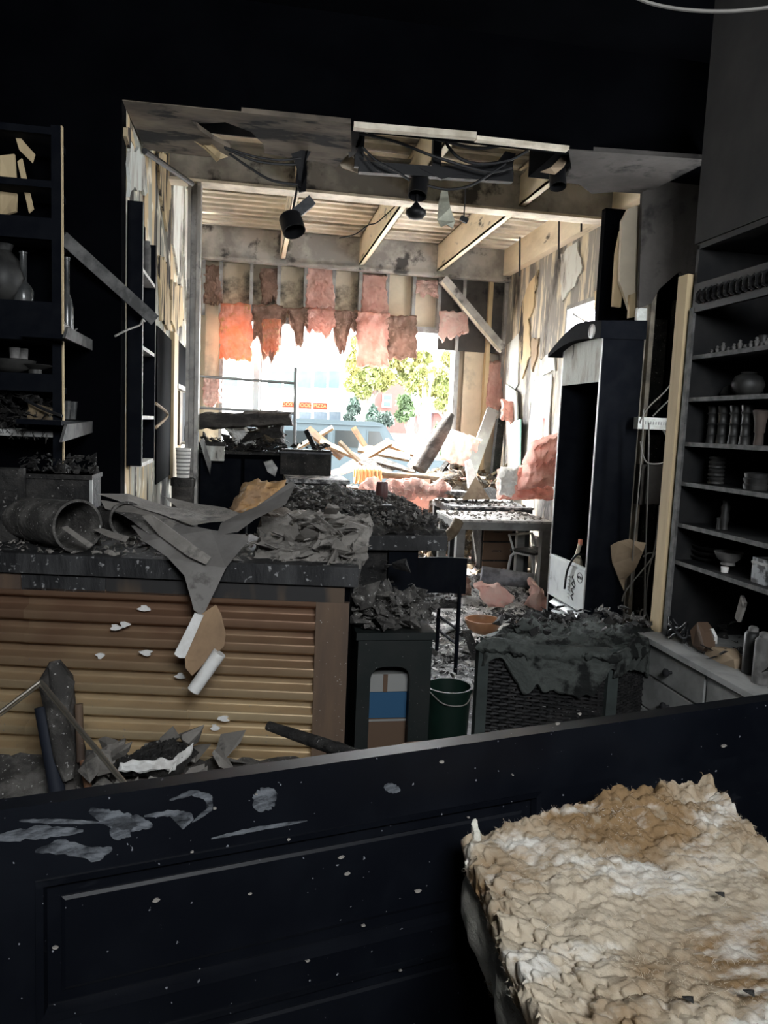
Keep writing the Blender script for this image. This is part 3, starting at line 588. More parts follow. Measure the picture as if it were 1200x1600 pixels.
for k, x in enumerate((26, 36)): P = q(x, 550, ys2 + .03); lath('small_cup', ('left', 'right')[k] + ' one of two small grey cups above the wide bowl', [(.022, 0), (.024, .05), (.02, .05), (.018, .006)], (P.x, ys2 + .03 * k, zb + .068), CERAML, 12, 'cup')
P = q(55, 570, ys2); lath('flat_dish', 'flat dark dish right of the wide bowl', [(.03, 0), (.03, .02), (.07, .035), (.08, .04), (.07, .044), (.02, .026)], (P.x, ys2, zb), CERAM, 18, 'dish')
z6 = q(45, 668, YS).z
o = scatter_mesh(rng, 260, lambda r: (r.uniform(-1.22, xr_ - .05), r.uniform(YS + .0, YB - .05), z6 + .01 + .12 * r.random() ** 1.6 * (1.2 if True else 1)), .01, .06, w=(2, 3, 4)).build('char_debris', CHAR); tag(o, 'charred twisted scraps piled on the lowest pale shelf', 'debris', kind='stuff')
o = scatter_mesh(rng, 60, lambda r: (r.uniform(-1.15, xr_ - .05), YS - .005, z6 - .05 * r.random()), .008, .03, kinds=(STICKS,), w=(1,), flat=1.5).build('hanging_fibre', ASHD); tag(o, 'burnt fibres hanging over the lowest pale shelf edge', 'fibre', kind='stuff')
o = lumpy(q(42, 656, 3.84), q(75, 662, 3.84), q(77, 640, 3.86), q(45, 632, 3.86), (0, .08, 0), 12, 12, .015, 18, .012, 3).build('scorched_sponge', mat('tan_burnt_sponge', (.16, .12, .07), (.08, .06, .04), 8), smooth=True); tag(o, 'tan scorched sponge among the scraps on the lowest shelf', 'sponge')
o = cable('bent_rod', 'thin dark rod lying over the scorched sponge', [q(40, 625, 3.8), q(70, 640, 3.78), q(97, 650, 3.74)], .008, METALD, cat='rod')
# wall trays between shelf unit and pier
XT = -.80
def tray(label, lip, zshelf):
    t = thing('wall_tray', label, 'shelf', lip[0])
    MB().slab(lip, (-.012, 0, 0)).build('front_lip', SHELFM, t)
    y0, y1 = min(p.y for p in lip), max(p.y for p in lip); MB().bb(-1.24, YB + .004, zshelf - .02, XT - .02, 4.198, zshelf).build('shelf_board', BLACK, t)
    MB().bb(-1.0, y0 + .05, zshelf - .02, XT - .014, y1, zshelf).build('shelf_board', BLACK, t); return t
xt = q(130, 600, 4.0).x
A = [qx(107, 511, XT), qx(163, 541, XT), qx(156, 553, XT), qx(102, 528, XT)]; z1 = min(A[0].z, A[1].z)
t1 = tray('sooty wall tray with a tilted grey front lip under tall bottle', A, A[3].z + .02)
B = [qx(105, 663, XT), qx(160, 656, XT), qx(157, 672, XT), qx(97, 691, XT)]
t2 = tray('lower sooty wall tray with grey lip holding two tall bottles', B, B[2].z + .05)
def stand(px, py, X, prof, name, label, m, cat, z=None, n=14):
    P = qx(px, py, X); return lath(name, label, prof, (P.x, P.y, z if z is not None else P.z), m, n, cat)
zt1 = A[3].z + .024; zt2 = B[2].z + .054
Pb = qx(105, 505, -.86); stand(105, 505, -.86, bottle_prof(q(104, 402, Pb.y).z - zt1, .03, .012, .42), 'glass_bottle', 'tall long-necked pale bottle on the tilted tray', GLASSY, 'bottle', zt1)
Pb = qx(97, 505, -.9); stand(97, 505, -.9, bottle_prof(.2, .02, .012, .6), 'glass_bottle', 'short pale bottle beside the long-necked one on the tray', CERAML, 'bottle', zt1)
o = scatter_mesh(rng, 50, lambda r: (lambda k: A[0] * (1 - k) + A[1] * k + V((-.05 - .1 * r.random(), 0, .0 + .05 * r.random())))(.15 + .8 * r.random()), .01, .045, w=(1, 2, 3)).build('crumpled_tin', GREYMET); tag(o, 'crumpled tin and wire scraps on the upper wall tray', 'scraps', kind='stuff')
for k, px in enumerate((137, 152)):
    P = qx(px, 655, -.84); h = q(px, 592, P.y).z - zt2
    lath('wrapped_bottle', ('left', 'right')[k] + ' one of two tall sooty bottles on the lower tray', bottle_prof(h, .042, .012, .55), (P.x, P.y - .02, zt2), CERAML, 14, 'bottle')
for k, px in enumerate((101, 111, 122)):
    P = qx(px, 657, -.9); lath('tumbler', ('leftmost', 'middle', 'rightmost')[k] + ' smoky glass tumbler in the row on the lower tray', [(.025, 0), (.032, .09), (.029, .09), (.022, .006)], (P.x, P.y, zt2), GLASSY, 14, 'glass')
P = qx(118, 607, -.9); tag(MB().bb(-1.2, P.y - .05, P.z - .012, -.86, P.y + .2, P.z).build('shelf_plank', GYPSUM), 'short pale plank shelf above the tumblers', 'shelf')
o = scatter_mesh(rng, 24, lambda r: (r.uniform(-1.0, -.88), P.y + r.uniform(0, .15), P.z + .005 + .03 * r.random()), .01, .04, w=(1, 1, 3)).build('wire_scraps', METALD); tag(o, 'dark wire scraps on the short pale plank', 'scraps', kind='stuff')
P0 = q(97, 370, 3.95); P1 = q(241, 500, 4.24)
tag(MB().beam(P0, P1, .03, .06, up=(0, -.3, 1)).build('fallen_plank', SHELFM), 'long grey plank fallen slantwise from shelf to wall cabinet', 'plank')
# tall open wall cabinet on the pier end
XU = -.578
tc_ = thing('wall_cabinet', 'tall narrow black open cabinet mounted on the peeling wall', 'cabinet', (-.6, 4.6, qx(232, 722, XU).z))
zb, zt = qx(225, 726, XU).z, qx(225, 318, XU).z; ya, yb = 4.37, qx(243, 500, XU).y
MB().bb(-.652, ya, zb, XU, ya + .02, zt).build('side_panel', BLACK, tc_); MB().bb(-.652, yb - .02, zb, XU, yb, zt - .1).build('side_panel', BLACK, tc_)
MB().bb(-.656, ya, zb, -.64, yb, zt).build('back_board', SOOT, tc_)
for y in (432, 548, 652, 722):
    z = qx(232, y, XU).z; MB().bb(-.64, ya + .02, z - .012, XU - .002, yb - .02, z + .008).build('shelf_board', GYPSUM, tc_)
MB().bb(XU - .004, ya, zb, XU + .003, ya + .008, zt).build('edge_strip', GREYMET, tc_)
P = qx(227, 645, -.62); lath('curved_vase', 'pale curved vase standing inside the narrow wall cabinet', [(.015, 0), (.022, .12), (.026, .22), (.022, .32), (.012, .42), (.008, .42)], (-.612, ya + .1, qx(232, 652, XU).z + .009), CERAML, 16, 'vase')
P = qx(236, 410, -.57); lath('glass_jar', 'slim pale jar on the upper shelf of the wall cabinet', [(.022, 0), (.022, .18), (.018, .2), (.018, .22), (.015, .22)], (-.61, ya + .42, qx(232, 432, XU).z + .009), CERAML, 14, 'jar')
cable('wall_wire', 'loose grey wire hooked over the narrow wall cabinet', [qx(180, 525, -.60), qx(200, 515, -.575), qx(218, 508, -.575), qx(222, 500, -.575), qx(226, 502, -.58)], .005, WIREM)

# ================================================================== FOREGROUND: DOOR ON ITS EDGE AND INSULATION SLAB
DA = V((-.40, 1.245, 0)); DBp = V((1.32, 1.925, 0))
a = qz(0, 1266, .95); b = qz(1200, 1095, .95); DU = (V((b.x, b.y, 0)) - V((a.x, a.y, 0))).normalized(); DN = V((-DU.y, DU.x, 0)); LEAN = .10
D0 = V((a.x, a.y, 0)) - DU * .45
def dpt(u, z, v=0): return D0 + DU * u + DN * (v + (z - .95) * LEAN) + V((0, 0, z))
def du_of(px, py): P = qz(px, py, .95); return (V((P.x, P.y, 0)) - D0).dot(DU)
def face_hit(px, py):
    # plane through dpt(0,0), spanned by DU and the leaning vertical
    n = DU.cross(DN * LEAN + V((0, 0, 1))).normalized(); r = ray(px, py); t = (dpt(0, 0) - CAM).dot(n) / r.dot(n); P = CAM + r * t
    return (V((P.x, P.y, 0)) - D0).dot(DU), P.z
LEN = du_of(1200, 1095) + .35
dr = thing('panelled_door', 'black painted panelled door standing on its long edge in the foreground', 'door', dpt(LEN / 2, 0, .03))
mb = MB(); zs_ = [(.0, 0), (.95, 0)]
u1, z1 = face_hit(55, 1368); u2, z2 = face_hit(845, 1243); u3, z3 = face_hit(150, 1560); zt_, zl_ = (z1 + z2) / 2, z3
def dslab(mb, u0, u1, z0, z1, v0, v1): return mb.slab([dpt(u0, z0, v0), dpt(u1, z0, v0), dpt(u1, z1, v0), dpt(u0, z1, v0)], DN * (v1 - v0))
PU0, PU1 = u1, u2; ZP1, ZP0 = zt_, zl_ - .02; ZQ1, ZQ0 = ZP0 - .055, .12
dslab(MB(), 0, LEN, ZP1, .95, 0, .04).build('stile', DOORM, dr)
dslab(MB(), 0, LEN, ZQ1, ZP0, 0, .04).build('mullion', DOORM, dr)
dslab(MB(), 0, LEN, 0.002, ZQ0, 0, .04).build('stile', DOORM, dr)
dslab(MB(), 0, PU0, ZQ0, ZP1, .0005, .04).build('rail', DOORM, dr); dslab(MB(), PU1, LEN, ZQ0, ZP1, .0005, .04).build('rail', DOORM, dr)
for (a0, a1) in ((ZP0, ZP1), (ZQ0, ZQ1)):
    pn = dslab(MB(), PU0, PU1, a0, a1, .014, .03).build('panel', DOORM, dr)
    # stepped bead all round the recess and a bevelled raised field
    def ring(inset0, inset1, v0, v1, name):
        A = [(PU0 + inset0, a0 + inset0), (PU1 - inset0, a0 + inset0), (PU1 - inset0, a1 - inset0), (PU0 + inset0, a1 - inset0)]
        B = [(PU0 + inset1, a0 + inset1), (PU1 - inset1, a0 + inset1), (PU1 - inset1, a1 - inset1), (PU0 + inset1, a1 - inset1)]
        vs_ = [dpt(*p, v0) for p in A] + [dpt(*p, v1) for p in B] + [dpt(*p, .02) for p in A] + [dpt(*p, .02) for p in B]
        fs = []
        for i in range(4):
            j = (i + 1) % 4; fs += [(i, j, 4 + j, 4 + i), (8 + i, 12 + i, 12 + j, 8 + j), (i, 8 + i, 8 + j, j), (4 + i, 4 + j, 12 + j, 12 + i)]
        MB().add(vs_, fs).build(name, DOORM, pn)
    ring(0, .012, -.004, -.002, 'moulding'); ring(.012, .018, -.002, .011, 'moulding'); ring(.022, .040, .0135, .0135, 'moulding')
    ring(.040, .046, .0105, .008, 'field_bevel')
    dslab(MB(), PU0 + .046, PU1 - .046, a0 + .046, a1 - .046, .008, .016).build('raised_field', DOORM, pn)
rng = random.Random(5)
flk = [(870, 1130), (905, 1115), (1130, 1165), (400, 1240), (535, 1342), (450, 1310), (87, 1485), (545, 1368), (625, 1515), (655, 1395), (570, 1450), (245, 1410), (335, 1262), (690, 1190), (735, 1280), (800, 1210), (20, 1425), (480, 1500), (300, 1330), (392, 1400)]
for k, (x, y) in enumerate(flk):
    u, z = face_hit(x, y); s = rng.uniform(.002, .006); nv = 7
    mb = MB().slab([dpt(u + s * 1.3 * math.cos(t * 6.283 / nv) * rng.uniform(.6, 1.2), z + s * .7 * math.sin(t * 6.283 / nv) * rng.uniform(.6, 1.2), (-.004 if z > ZP1 - .03 or z < ZP0 + .01 else .006)) for t in range(nv)], DN * .004)
    tag(mb.build('paint_chip', ASH), 'tiny white plaster chip stuck to the black door', 'chip', 'plaster chips on the black door')

# white smears of plaster dust rubbed onto the door (real thin crusts)
SMEAR = mat('rubbed_plaster_dust', (.11, .118, .13), (.012, .014, .018), 16, (.40, .60), (1, 1, 2.5), rough=.9, bump=.3)
def smear(path, w0, seed):
    U = [face_hit(x, y) for x, y in path]; vs_ = []; n = len(U) * 6; rr = random.Random(seed); L_, R_ = [], []
    for k in range(n):
        t = k / (n - 1) * (len(U) - 1); i = min(int(t), len(U) - 2); f = t - i; u = U[i][0] * (1 - f) + U[i + 1][0] * f; z = U[i][1] * (1 - f) + U[i + 1][1] * f
        du, dz = U[i + 1][0] - U[i][0], U[i + 1][1] - U[i][1]; l = math.hypot(du, dz); du /= l; dz /= l
        w = w0 * (math.sin(math.pi * (k + .6) / n) ** .6) * (.75 + .5 * rr.random()); L_.append(dpt(u - dz * w, z + du * w, -.0012)); R_.append(dpt(u + dz * w, z - du * w, -.0012))
    MB().slab(L_ + R_[::-1], DN * .001).build('plaster_smear', SMEAR, dr)
for k, (path, w) in enumerate((([(140, 1265), (170, 1278), (205, 1285), (238, 1290)], .014), ([(175, 1308), (195, 1290), (200, 1275)], .02), ([(265, 1250), (300, 1238), (325, 1245), (330, 1262), (300, 1285)], .006), ([(225, 1275), (265, 1270), (300, 1275), (285, 1295)], .006), ([(55, 1330), (95, 1322), (150, 1335), (175, 1325)], .012), ([(-10, 1310), (60, 1300), (130, 1298)], .010), ([(400, 1265), (412, 1250), (430, 1235)], .022), ([(600, 1228), (625, 1235)], .01), ([(30, 1282), (90, 1283), (160, 1285)], .004), ([(330, 1310), (400, 1295), (480, 1282)], .004))): smear(path, w, k)
for k, (path, w) in enumerate((([(150, 1525), (185, 1508), (235, 1520)], .006),)): 
    pass
# insulation slab on a crate
ZB = .80
P_bl = qz(742, 1318, ZB); P_br = qz(1090, 1246, ZB)
ux = (P_br - P_bl).normalized(); wy = V((ux.y, -ux.x, 0))
if wy.y > 0: wy = -wy
Wd = (P_br - P_bl).length + .03
pf = qz(868, 1610, ZB); wy2 = (pf - P_bl).normalized()
p00, p10 = P_bl, P_bl + ux * Wd; p01, p11 = P_bl + wy2 * .62, P_bl + wy2 * .62 + ux * Wd
ins = thing('insulation_slab', 'thick torn cream insulation slab lying in the near right corner', 'insulation', (P_bl + p11) / 2 - V((0, 0, .17)))
mb = lumpy(p00, p10, p11, p01, (0, 0, -.06), 200, 200, .008, 6, .010, 3, wrap=6)
for p in mb.v:                                         # cottony puffs with creases between them and a raised torn rear rim
    a = (p - p00).dot(ux) / Wd; b = (p - p00).dot(wy2) / .62
    if p.z < ZB - .04 and 0.02 < a < .98 and .02 < b < .98: continue
    wv = V((nz3(p, 14, 2), nz3(p, 14, 3), nz3(p, 14, 7))) * .03
    f1 = noise.voronoi((p + wv) * 30)[0][0]; f2 = noise.voronoi((p - wv) * 75)[0][0]; msk = max(0, min(1, .4 + 1.6 * nz3(p, 4.5, 15)))
    puff = (1 - min(1, f1 * 1.1) ** 2) * .020 * (msk * .5 + .75 * max(0, 1 - 3.2 * min(a, b))) + (1 - min(1, f2 * 1.1) ** 2) * (.003 + .004 * max(0, 1 - 3 * min(a, b)))
    rim = max(0, 1 - b * 5) * (.5 + .5 * max(0, math.sin(a * 4.2 - .5)))
    p.z += .016 * nz3(p, 4, 12) + .008 * nz3(p, 15, 2) + .003 * nz3(p, 60, 2) + .002 * nz3(p, 130, 4) + puff - .008 + .022 * rim
    if a < .02: p -= ux * (puff * .8)
SURF = [p.copy() for p in mb.v if p.z > ZB - .03]; mb.build('torn_face', BATT, ins, smooth=True)
lo = lumpy(p00 + V((0, 0, -.04)) - ux * .004, p00 + V((0, 0, -.04)) + ux * (Wd - .02), p11 + V((0, 0, -.04)) - ux * .02, p01 + V((0, 0, -.04)) - ux * .004, (0, 0, -.13), 90, 90, .004, 8, .008, 8, wrap=16)
for p in lo.v:
    d = (p.z - (ZB - .04)) / -.13; s_ = nz3(V((p.x * 25, p.y * 25, p.z * 6)), 1.0, 3)
    p += ux * (-.014 * math.sin(max(0, min(1, d)) * 3.0) + .007 * s_ + .004 * nz3(p, 40, 5))
lo.build('layered_body', BATTS, ins, smooth=True)
c = P_bl - ux * .006
lumpy(c + V((0, 0, -.06)) + wy2 * .06, c + V((0, 0, -.07)) - ux * .004, c + V((0, 0, .045)) - ux * .004, c + V((0, 0, .03)) + wy2 * .012, ux * .012, 14, 20, .004, 30, .006, 4, fine=.004).build('corner_tuft', BATTS, ins, smooth=True)
# loose fibres along the rims
mb = MB(); rng = random.Random(8)
for k in range(17000):
    if k < 14000: base = rng.choice(SURF) - V((0, 0, .001)); out = V((0, 0, .25))
    else: base = p00.lerp(p01, rng.random()) + V((0, 0, rng.uniform(-.15, -.03))) - ux * .012; out = -ux * .6
    d = (out + V((rng.gauss(0, .6), rng.gauss(0, .6), rng.gauss(0, .5)))).normalized(); L_ = rng.uniform(.004, .013); w = .0004
    s_ = d.orthogonal().normalized() * w; mid = base + d * L_ * .5 + V((rng.gauss(0, .002), rng.gauss(0, .002), rng.gauss(0, .002)))
    n0 = len(mb.v); mb.v += [base - s_, base + s_, mid + s_ * .7, mid - s_ * .7, base + d * L_]; mb.f += [(n0, n0 + 1, n0 + 2, n0 + 3), (n0 + 3, n0 + 2, n0 + 4)]
fb = mb.build('loose_fibres', BATT, ins); fb['kind'] = 'stuff'
for x, y in ((1075, 1558), (1170, 1548), (1125, 1395)):
    P = qz(x, y, ZB + .02); tag(MB().add([P + v * .009 for v in LUMPS[3][0]], LUMPS[3][1]).build('char_crumb', CHAR), 'small black char crumb lying on the cream insulation', 'crumb', 'char crumbs on the insulation')
cc = (P_bl + p11) / 2; zc = ZB - .185
bx = thing('storage_crate', 'plain dark crate under the cream insulation slab', 'crate', (cc.x, cc.y, 0))
def obx(u0, u1, w0, w1, z0, z1): return MB().slab([p00 + ux * u + wy2 * w + V((0, 0, z0 - ZB)) for u, w in ((u0, w0), (u1, w0), (u1, w1), (u0, w1))], (0, 0, z1 - z0))
obx(.10, .55, .1, .55, 0.0, zc - .02).build('body', CHAR, bx); obx(.09, .56, .09, .56, zc - .02, zc).build('lid', CHAR, bx)

# ---- clutter on the floor between door and counter
def qq(x, y, Y): return q(x, y, Y)
rb = thing('charred_roll', 'bulky charred roll leaning on the corrugated counter front', 'roll', (q(90, 1200, 2.75).x, 2.75, .05))
def fluff(pts, r, seed):
    pts = [V(p) for p in pts]; P, R_ = [], []; n = len(pts) - 1
    for k in range(15):
        t = k / 14 * n; i = min(int(t), n - 1); f = t - i; P.append(pts[i].lerp(pts[i + 1], f)); e = math.sin(math.pi * (k + .35) / 14.7) ** .45; R_.append((r[i] * (1 - f) + r[i + 1] * f) * max(.12, e))
    mb = MB().tube(P, R_, 22)
    for p in mb.v: p += V((nz3(p, 9, seed), nz3(p, 9, seed + 1), nz3(p, 9, seed + 2))) * .05 + V((nz3(p, 26, seed), nz3(p, 26, seed + 4), nz3(p, 26, seed + 5))) * .03
    return mb
def rollshape(pts, r, seed):
    mb = MB().tube(pts, r, 14)
    for i, p in enumerate(mb.v): p += V((nz3(p, 12, seed), nz3(p, 12, seed + 1), nz3(p, 8, seed + 2))) * .018
    return mb
rollshape([q(108, 1240, 2.72), q(105, 1180, 2.74), q(97, 1120, 2.77), q(88, 1060, 2.80), q(84, 1030, 2.82)], [.045, .05, .055, .06, .02], 1).build('roll_body', CHARLOG, rb, smooth=True)
rollshape([q(100, 1110, 2.73), q(98, 1070, 2.74), q(86, 1040, 2.76)], [.03, .045, .02], 6).build('torn_wrap', ASHD, rb, smooth=True)
tag(MB().tube([q(66, 1104, 2.70), q(92, 1250, 2.62)], .026, 14).build('foam_tube', mat('dark_blue_foam', (.012, .015, .024), rough=.7), smooth=True), 'dark blue round tube leaning beside the charred roll', 'tube')
rollshape([q(78, 1092, 2.68), q(96, 1150, 2.66), q(104, 1215, 2.63)], [.022, .034, .024], 9).build
o = rollshape([q(78, 1090, 2.67), q(92, 1130, 2.66), q(100, 1180, 2.64), q(106, 1218, 2.62)], [.02, .03, .032, .02], 9).build('burnt_cloth_roll', ASHD, smooth=True); tag(o, 'thin ash speckled cloth roll leaning in front of the charred roll', 'roll')
o = MB().tube([q(123, 1100, 2.72), q(126, 1190, 2.68)], .014, 8).build('pale_stick', WOODBR, smooth=True); tag(o, 'short pale stick standing right of the charred roll', 'stick')
o = MB().tube([q(130, 1188, 2.64), q(140, 1245, 2.58)], .013, 8).build('brown_stick', mat('brown_stick', (.2, .1, .055), rough=.6), smooth=True); tag(o, 'short brown stick under the pale one', 'stick')
K = q(64, 1064, 2.55); tag(MB().tube([q(-20, 1128, 2.5), K], .006, 8).tube([K, q(208, 1238, 2.2)], .006, 8).tube([q(-18, 1133, 2.5), K + V((0, 0, -.012))], .003, 6).tube([K + V((-.004, 0, -.012)), q(202, 1238, 2.2)], .003, 6).build('bent_rod', mat('bright_bent_metal', (.55, .5, .42), rough=.3, metal=.9)), 'thin shiny metal rod bent to a peak in front of the counter', 'rod')
rng = random.Random(31)
LU2 = lump_protos('rubble_stone', LUMPS, .06, ASH); PL2 = lump_protos('rubble_plate', PLATES, .09, ASH)
sp = [V((rng.uniform(-.55, .05), rng.uniform(2.3, 2.75), rng.uniform(.1, .26))) for _ in range(20)]
def xs_at(px, Y): return q(px, 1200, Y).x
sp = [V((xs_at(rng.uniform(135, 300), 2.5), rng.uniform(2.5, 2.8), rng.uniform(.30, .47))) for _ in range(26)]
pieces('rubble_stone', 'grey rubble lump at the foot of the corrugated front', 'rubble', 'rubble at the counter foot', LU2, sp, rng, .7, .5, 1.2)
sp = [V((xs_at(rng.uniform(150, 380), 2.5), rng.uniform(2.5, 2.8), rng.uniform(.30, .42))) for _ in range(18)]
pieces('rubble_plate', 'flat grey plaster slab in the rubble before the counter', 'rubble', 'plaster slabs at the counter foot', PL2, sp, rng, .35, .6, 1.2)
xa, xb = xs_at(110, 2.5), xs_at(600, 2.5)
o = lumpy((xa - .35, 2.05, .02), (xb, 2.05, .02), (xb, 2.8, .30), (xa - .35, 2.85, .36), (0, 0, -.015), 40, 24, .05, 5, .03, 2, fine=.03).build('ash_mound', ASHD, smooth=True); tag(o, 'dark ash bank between black door and counter', 'debris', kind='stuff')
wbk = lumpy(q(182, 1192, 2.55), q(275, 1196, 2.5), q(297, 1168, 2.62), q(255, 1156, 2.72), (0, .03, -.05), 40, 16, .014, 14, .02, 3, fine=.03)
wk = thing('charred_timber', 'charred split timber with a white edge on the rubble', 'timber', q(240, 1205, 2.5)); wbk.build('wood', CHAR, wk)
lumpy(q(188, 1205, 2.5), q(270, 1203, 2.47), q(272, 1192, 2.47), q(190, 1196, 2.5), (0, .02, 0), 30, 6, .008, 20, .012, 5).add(*(lambda m_: (m_.v, m_.f))(lumpy(q(268, 1203, 2.47), q(296, 1180, 2.55), q(298, 1168, 2.57), q(272, 1190, 2.48), (0, .02, 0), 14, 6, .008, 20, .012, 6))).build('white_edge', GYPSUM, wk)
for k, (a, b, r, l) in enumerate((((418, 1136), (600, 1196), .017, 'long charred stick lying aslant before the counter post'), ((525, 1172), (600, 1202), .03, 'short thick charred stick end right of the long one'))):
    o = rollshape([q(*a, 2.45), (q(*a, 2.45) + q(*b, 2.1)) / 2, q(*b, 2.1), q(*b, 2.1) + V((.12, -.1, -.16))], [r, r * 1.1, r, r * .8], 20 + k).build('charred_stick', CHAR, smooth=True); tag(o, l, 'stick')
sheet('carton_flap', 'flat brown carton flap just behind the door edge', [(560, 1182, 2.0), (640, 1160, 2.05), (672, 1158, 2.1), (705, 1163, 2.1), (700, 1190, 2.05), (560, 1205, 2.0)], BROWNP, d=.006, cat='carton', amp=.002)

# ---- dark stool with arched front, cartons inside
YT = 3.0
x0, x1 = q(557, 1080, YT).x, q(672, 1080, YT).x; zt = q(610, 988, YT).z
st = thing('arched_stool', 'dark painted stool with an arched opening heaped with rubble', 'stool', ((x0 + x1) / 2, YT + .15, 0))
xa, xb = q(578, 1080, YT).x, q(640, 1080, YT).x; za = q(600, 1042, YT).z
DK = mat('blackened_green_paint', (.006, .0095, .009), (.011, .013, .0125), 5, rough=.6, c4=(.15, .15, .14), scale4=70, thr4=(.7, .73))
arch = [(x0, 0), (xa, 0), (xa, za - .05)] + [(xa + .05 * (1 - math.cos(t)), za - .05 + .05 * math.sin(t)) for t in (.5, 1.0, 1.57)] + [(xb - .05 * (1 - math.cos(t)), za - .05 + .05 * math.sin(t)) for t in (1.57, 1.0, .5)] + [(xb, za - .05), (xb, 0), (x1, 0), (x1, zt - .03), (x0, zt - .03)]
MB().slab([V((x, YT, z)) for x, z in arch], (0, .03, 0)).build('arched_panel', DK, st)
MB().bb(x0, YT + .03, 0, x0 + .03, YT + .36, zt - .03).build('side_panel', DK, st); MB().bb(x1 - .03, YT + .03, 0, x1, YT + .36, zt - .03).build('side_panel', DK, st)
MB().bb(x0 - .01, YT - .01, zt - .03, x1 + .01, YT + .37, zt).build('top', DK, st); MB().bb(x0 + .03, YT + .33, 0, x1 - .03, YT + .36, zt - .03).build('back_panel', SOOT, st)
for y0, y1, m, l in ((1052, 1080, WHITEP, 'pale carton on top of the stack inside the arched stool'), (1080, 1121, BLUEP, 'blue carton in the middle of the stack inside the stool'), (1121, 1240, BROWNP, 'brown carton at the bottom inside the arched stool')):
    z0, z1 = q(590, y1, YT + .08).z, q(590, y0, YT + .08).z
    bxx = thing('small_carton', l, 'carton', ((xa + xb) / 2, YT + .2, max(z0, 0)))
    MB().bb(xa - .01, YT + .07, max(z0, 0) + .001, xb + .005, YT + .3, z1 - .001).build('body', m, bxx)
    if y0 == 1052: MB().bb(q(578, 1060, YT + .08).x + .055, YT + .066, z0 + .001, q(605, 1060, YT + .08).x, YT + .07, z1 - .001).build('brown_band', BROWNP, bxx)
    if y0 == 1121: MB().bb(xa - .01, YT + .066, z1 - .012, xb + .005, YT + .07, z1 - .004).build('tape', WHITEP, bxx)
rng = random.Random(41)
o = scatter_mesh(rng, 420, lambda r: (r.uniform(x0 - .02, x1 + .02), r.uniform(YT, YT + .36), zt + .01 + .14 * r.random() * max(0, 1 - abs(r.random() - .5))), .01, .04).build('ash_crumbs', ASHD); tag(o, 'dark ash crumbs heaped on the arched stool', 'debris', kind='stuff')
LU3 = lump_protos('rubble_lump', LUMPS, .06, ASHD)
sp = [V((rng.uniform(x0, x1), rng.uniform(YT, YT + .32), zt + .03 + .14 * rng.random() ** 1.5)) for _ in range(26)]
pieces('rubble_lump', 'grey rubble lump heaped on the dark arched stool', 'rubble', 'rubble on the arched stool', LU3, sp, rng, .7, .5, 1.3)

# ---- green tub
P = q(708, 1120, 3.35); zt = q(712, 1082, 3.35).z
tb = thing('green_tub', 'dark green plastic tub between stool and wicker chest', 'tub', (P.x, 3.45, 0))
MB().lathe([(.09, 0), (.094, .01), (.108, zt - .02), (.114, zt - .02), (.114, zt), (.103, zt), (.088, .02), (.01, .02)], (P.x, 3.45, 0), 24).build('shell', GREENT, tb, smooth=True)
cable('handle', '', [V((P.x - .108, 3.40, zt - .01)), V((P.x - .05, 3.335, zt - .05)), V((P.x + .05, 3.335, zt - .055)), V((P.x + .108, 3.40, zt - .01))], .003, WIREM, parent=tb)

# ---- burnt wicker chest
E0, E1, E2 = q(755, 1000, 3.32), q(958, 1010, 3.12), q(1028, 1000, 3.42)
E0.z = E1.z = E2.z = 0; HT = q(860, 1008, 3.25).z
wc = thing('wicker_chest', 'burnt dark wicker chest with melted grey crust on its lid', 'chest', ((E0 + E2) / 2))
def post(P, w, m=WICKF): MB().bb(P.x - w / 2, P.y - w / 2, 0, P.x + w / 2, P.y + w / 2, HT).build('corner_post', m, wc)
post(E0, .05); post(E1, .05); post(E2, .04); E3 = E0 + (E2 - E1); post(E3, .04)
for A, B in ((E0, E1), (E1, E2), (E0, E3), (E3, E2)):
    d = (B - A); L_ = d.length; d.normalize(); n = V((d.y, -d.x, 0)); mb = MB(); z = .03; row = 0; ns = max(3, int(L_ / .035))
    while z < HT - .02:
        pts = [A + d * (L_ * i / (ns * 2)) + n * (.006 * (1 if (i // 2 + row) % 2 else -1) * (i % 2)) + V((0, 0, z + .003 * nz3((i, row, L_), .7))) for i in range(ns * 2 + 1)]
        mb.tube(pts, .0075, 5); z += .0165; row += 1
    for i in range(1, ns): P = A + d * (L_ * (i - .25) / ns); mb.tube([P + V((0, 0, .01)), P + V((0, 0, HT - .01))], .006, 5)
    o = mb.build('woven_panel', WICK, wc); o['kind'] = 'stuff'
    MB().beam(A + V((0, 0, .03)), B + V((0, 0, .03)), .03, .04).build('rail', WICKF, wc); MB().beam(A + V((0, 0, HT)), B + V((0, 0, HT)), .035, .04).build('rail', WICKF, wc)
lid = lumpy(E0 + V((-.02, -.03, HT + .015)), E1 + V((0, -.04, HT + .005)), E2 + V((.03, .0, HT + .02)), E3 + V((0, .03, HT + .05)), (0, 0, -.05), 60, 40, .035, 7, .03, 6, fine=.03, wrap=4)
lid.build('crusted_lid', FUNGUS, wc, smooth=True)
A = E0 + V((-.0, -.045, HT + .02)); B = E1 + V((0, -.05, HT + .01))
lumpy(A, B, B + V((0, 0, -.21)), A + V((0, 0, -.21)), (0, .025, 0), 70, 34, .012, 11, .012, 4, rag=.75, ragf=11, fine=.006).build('melted_drip', FUNGUS, wc, smooth=True)
B2 = E2 + V((.03, -.03, HT)); lumpy(B, B2, B2 + V((0, 0, -.18)), B + V((0, 0, -.18)), (0, .025, 0), 40, 26, .015, 11, .012, 14, rag=.7, ragf=7, fine=.008).build('melted_drip', FUNGUS, wc, smooth=True)
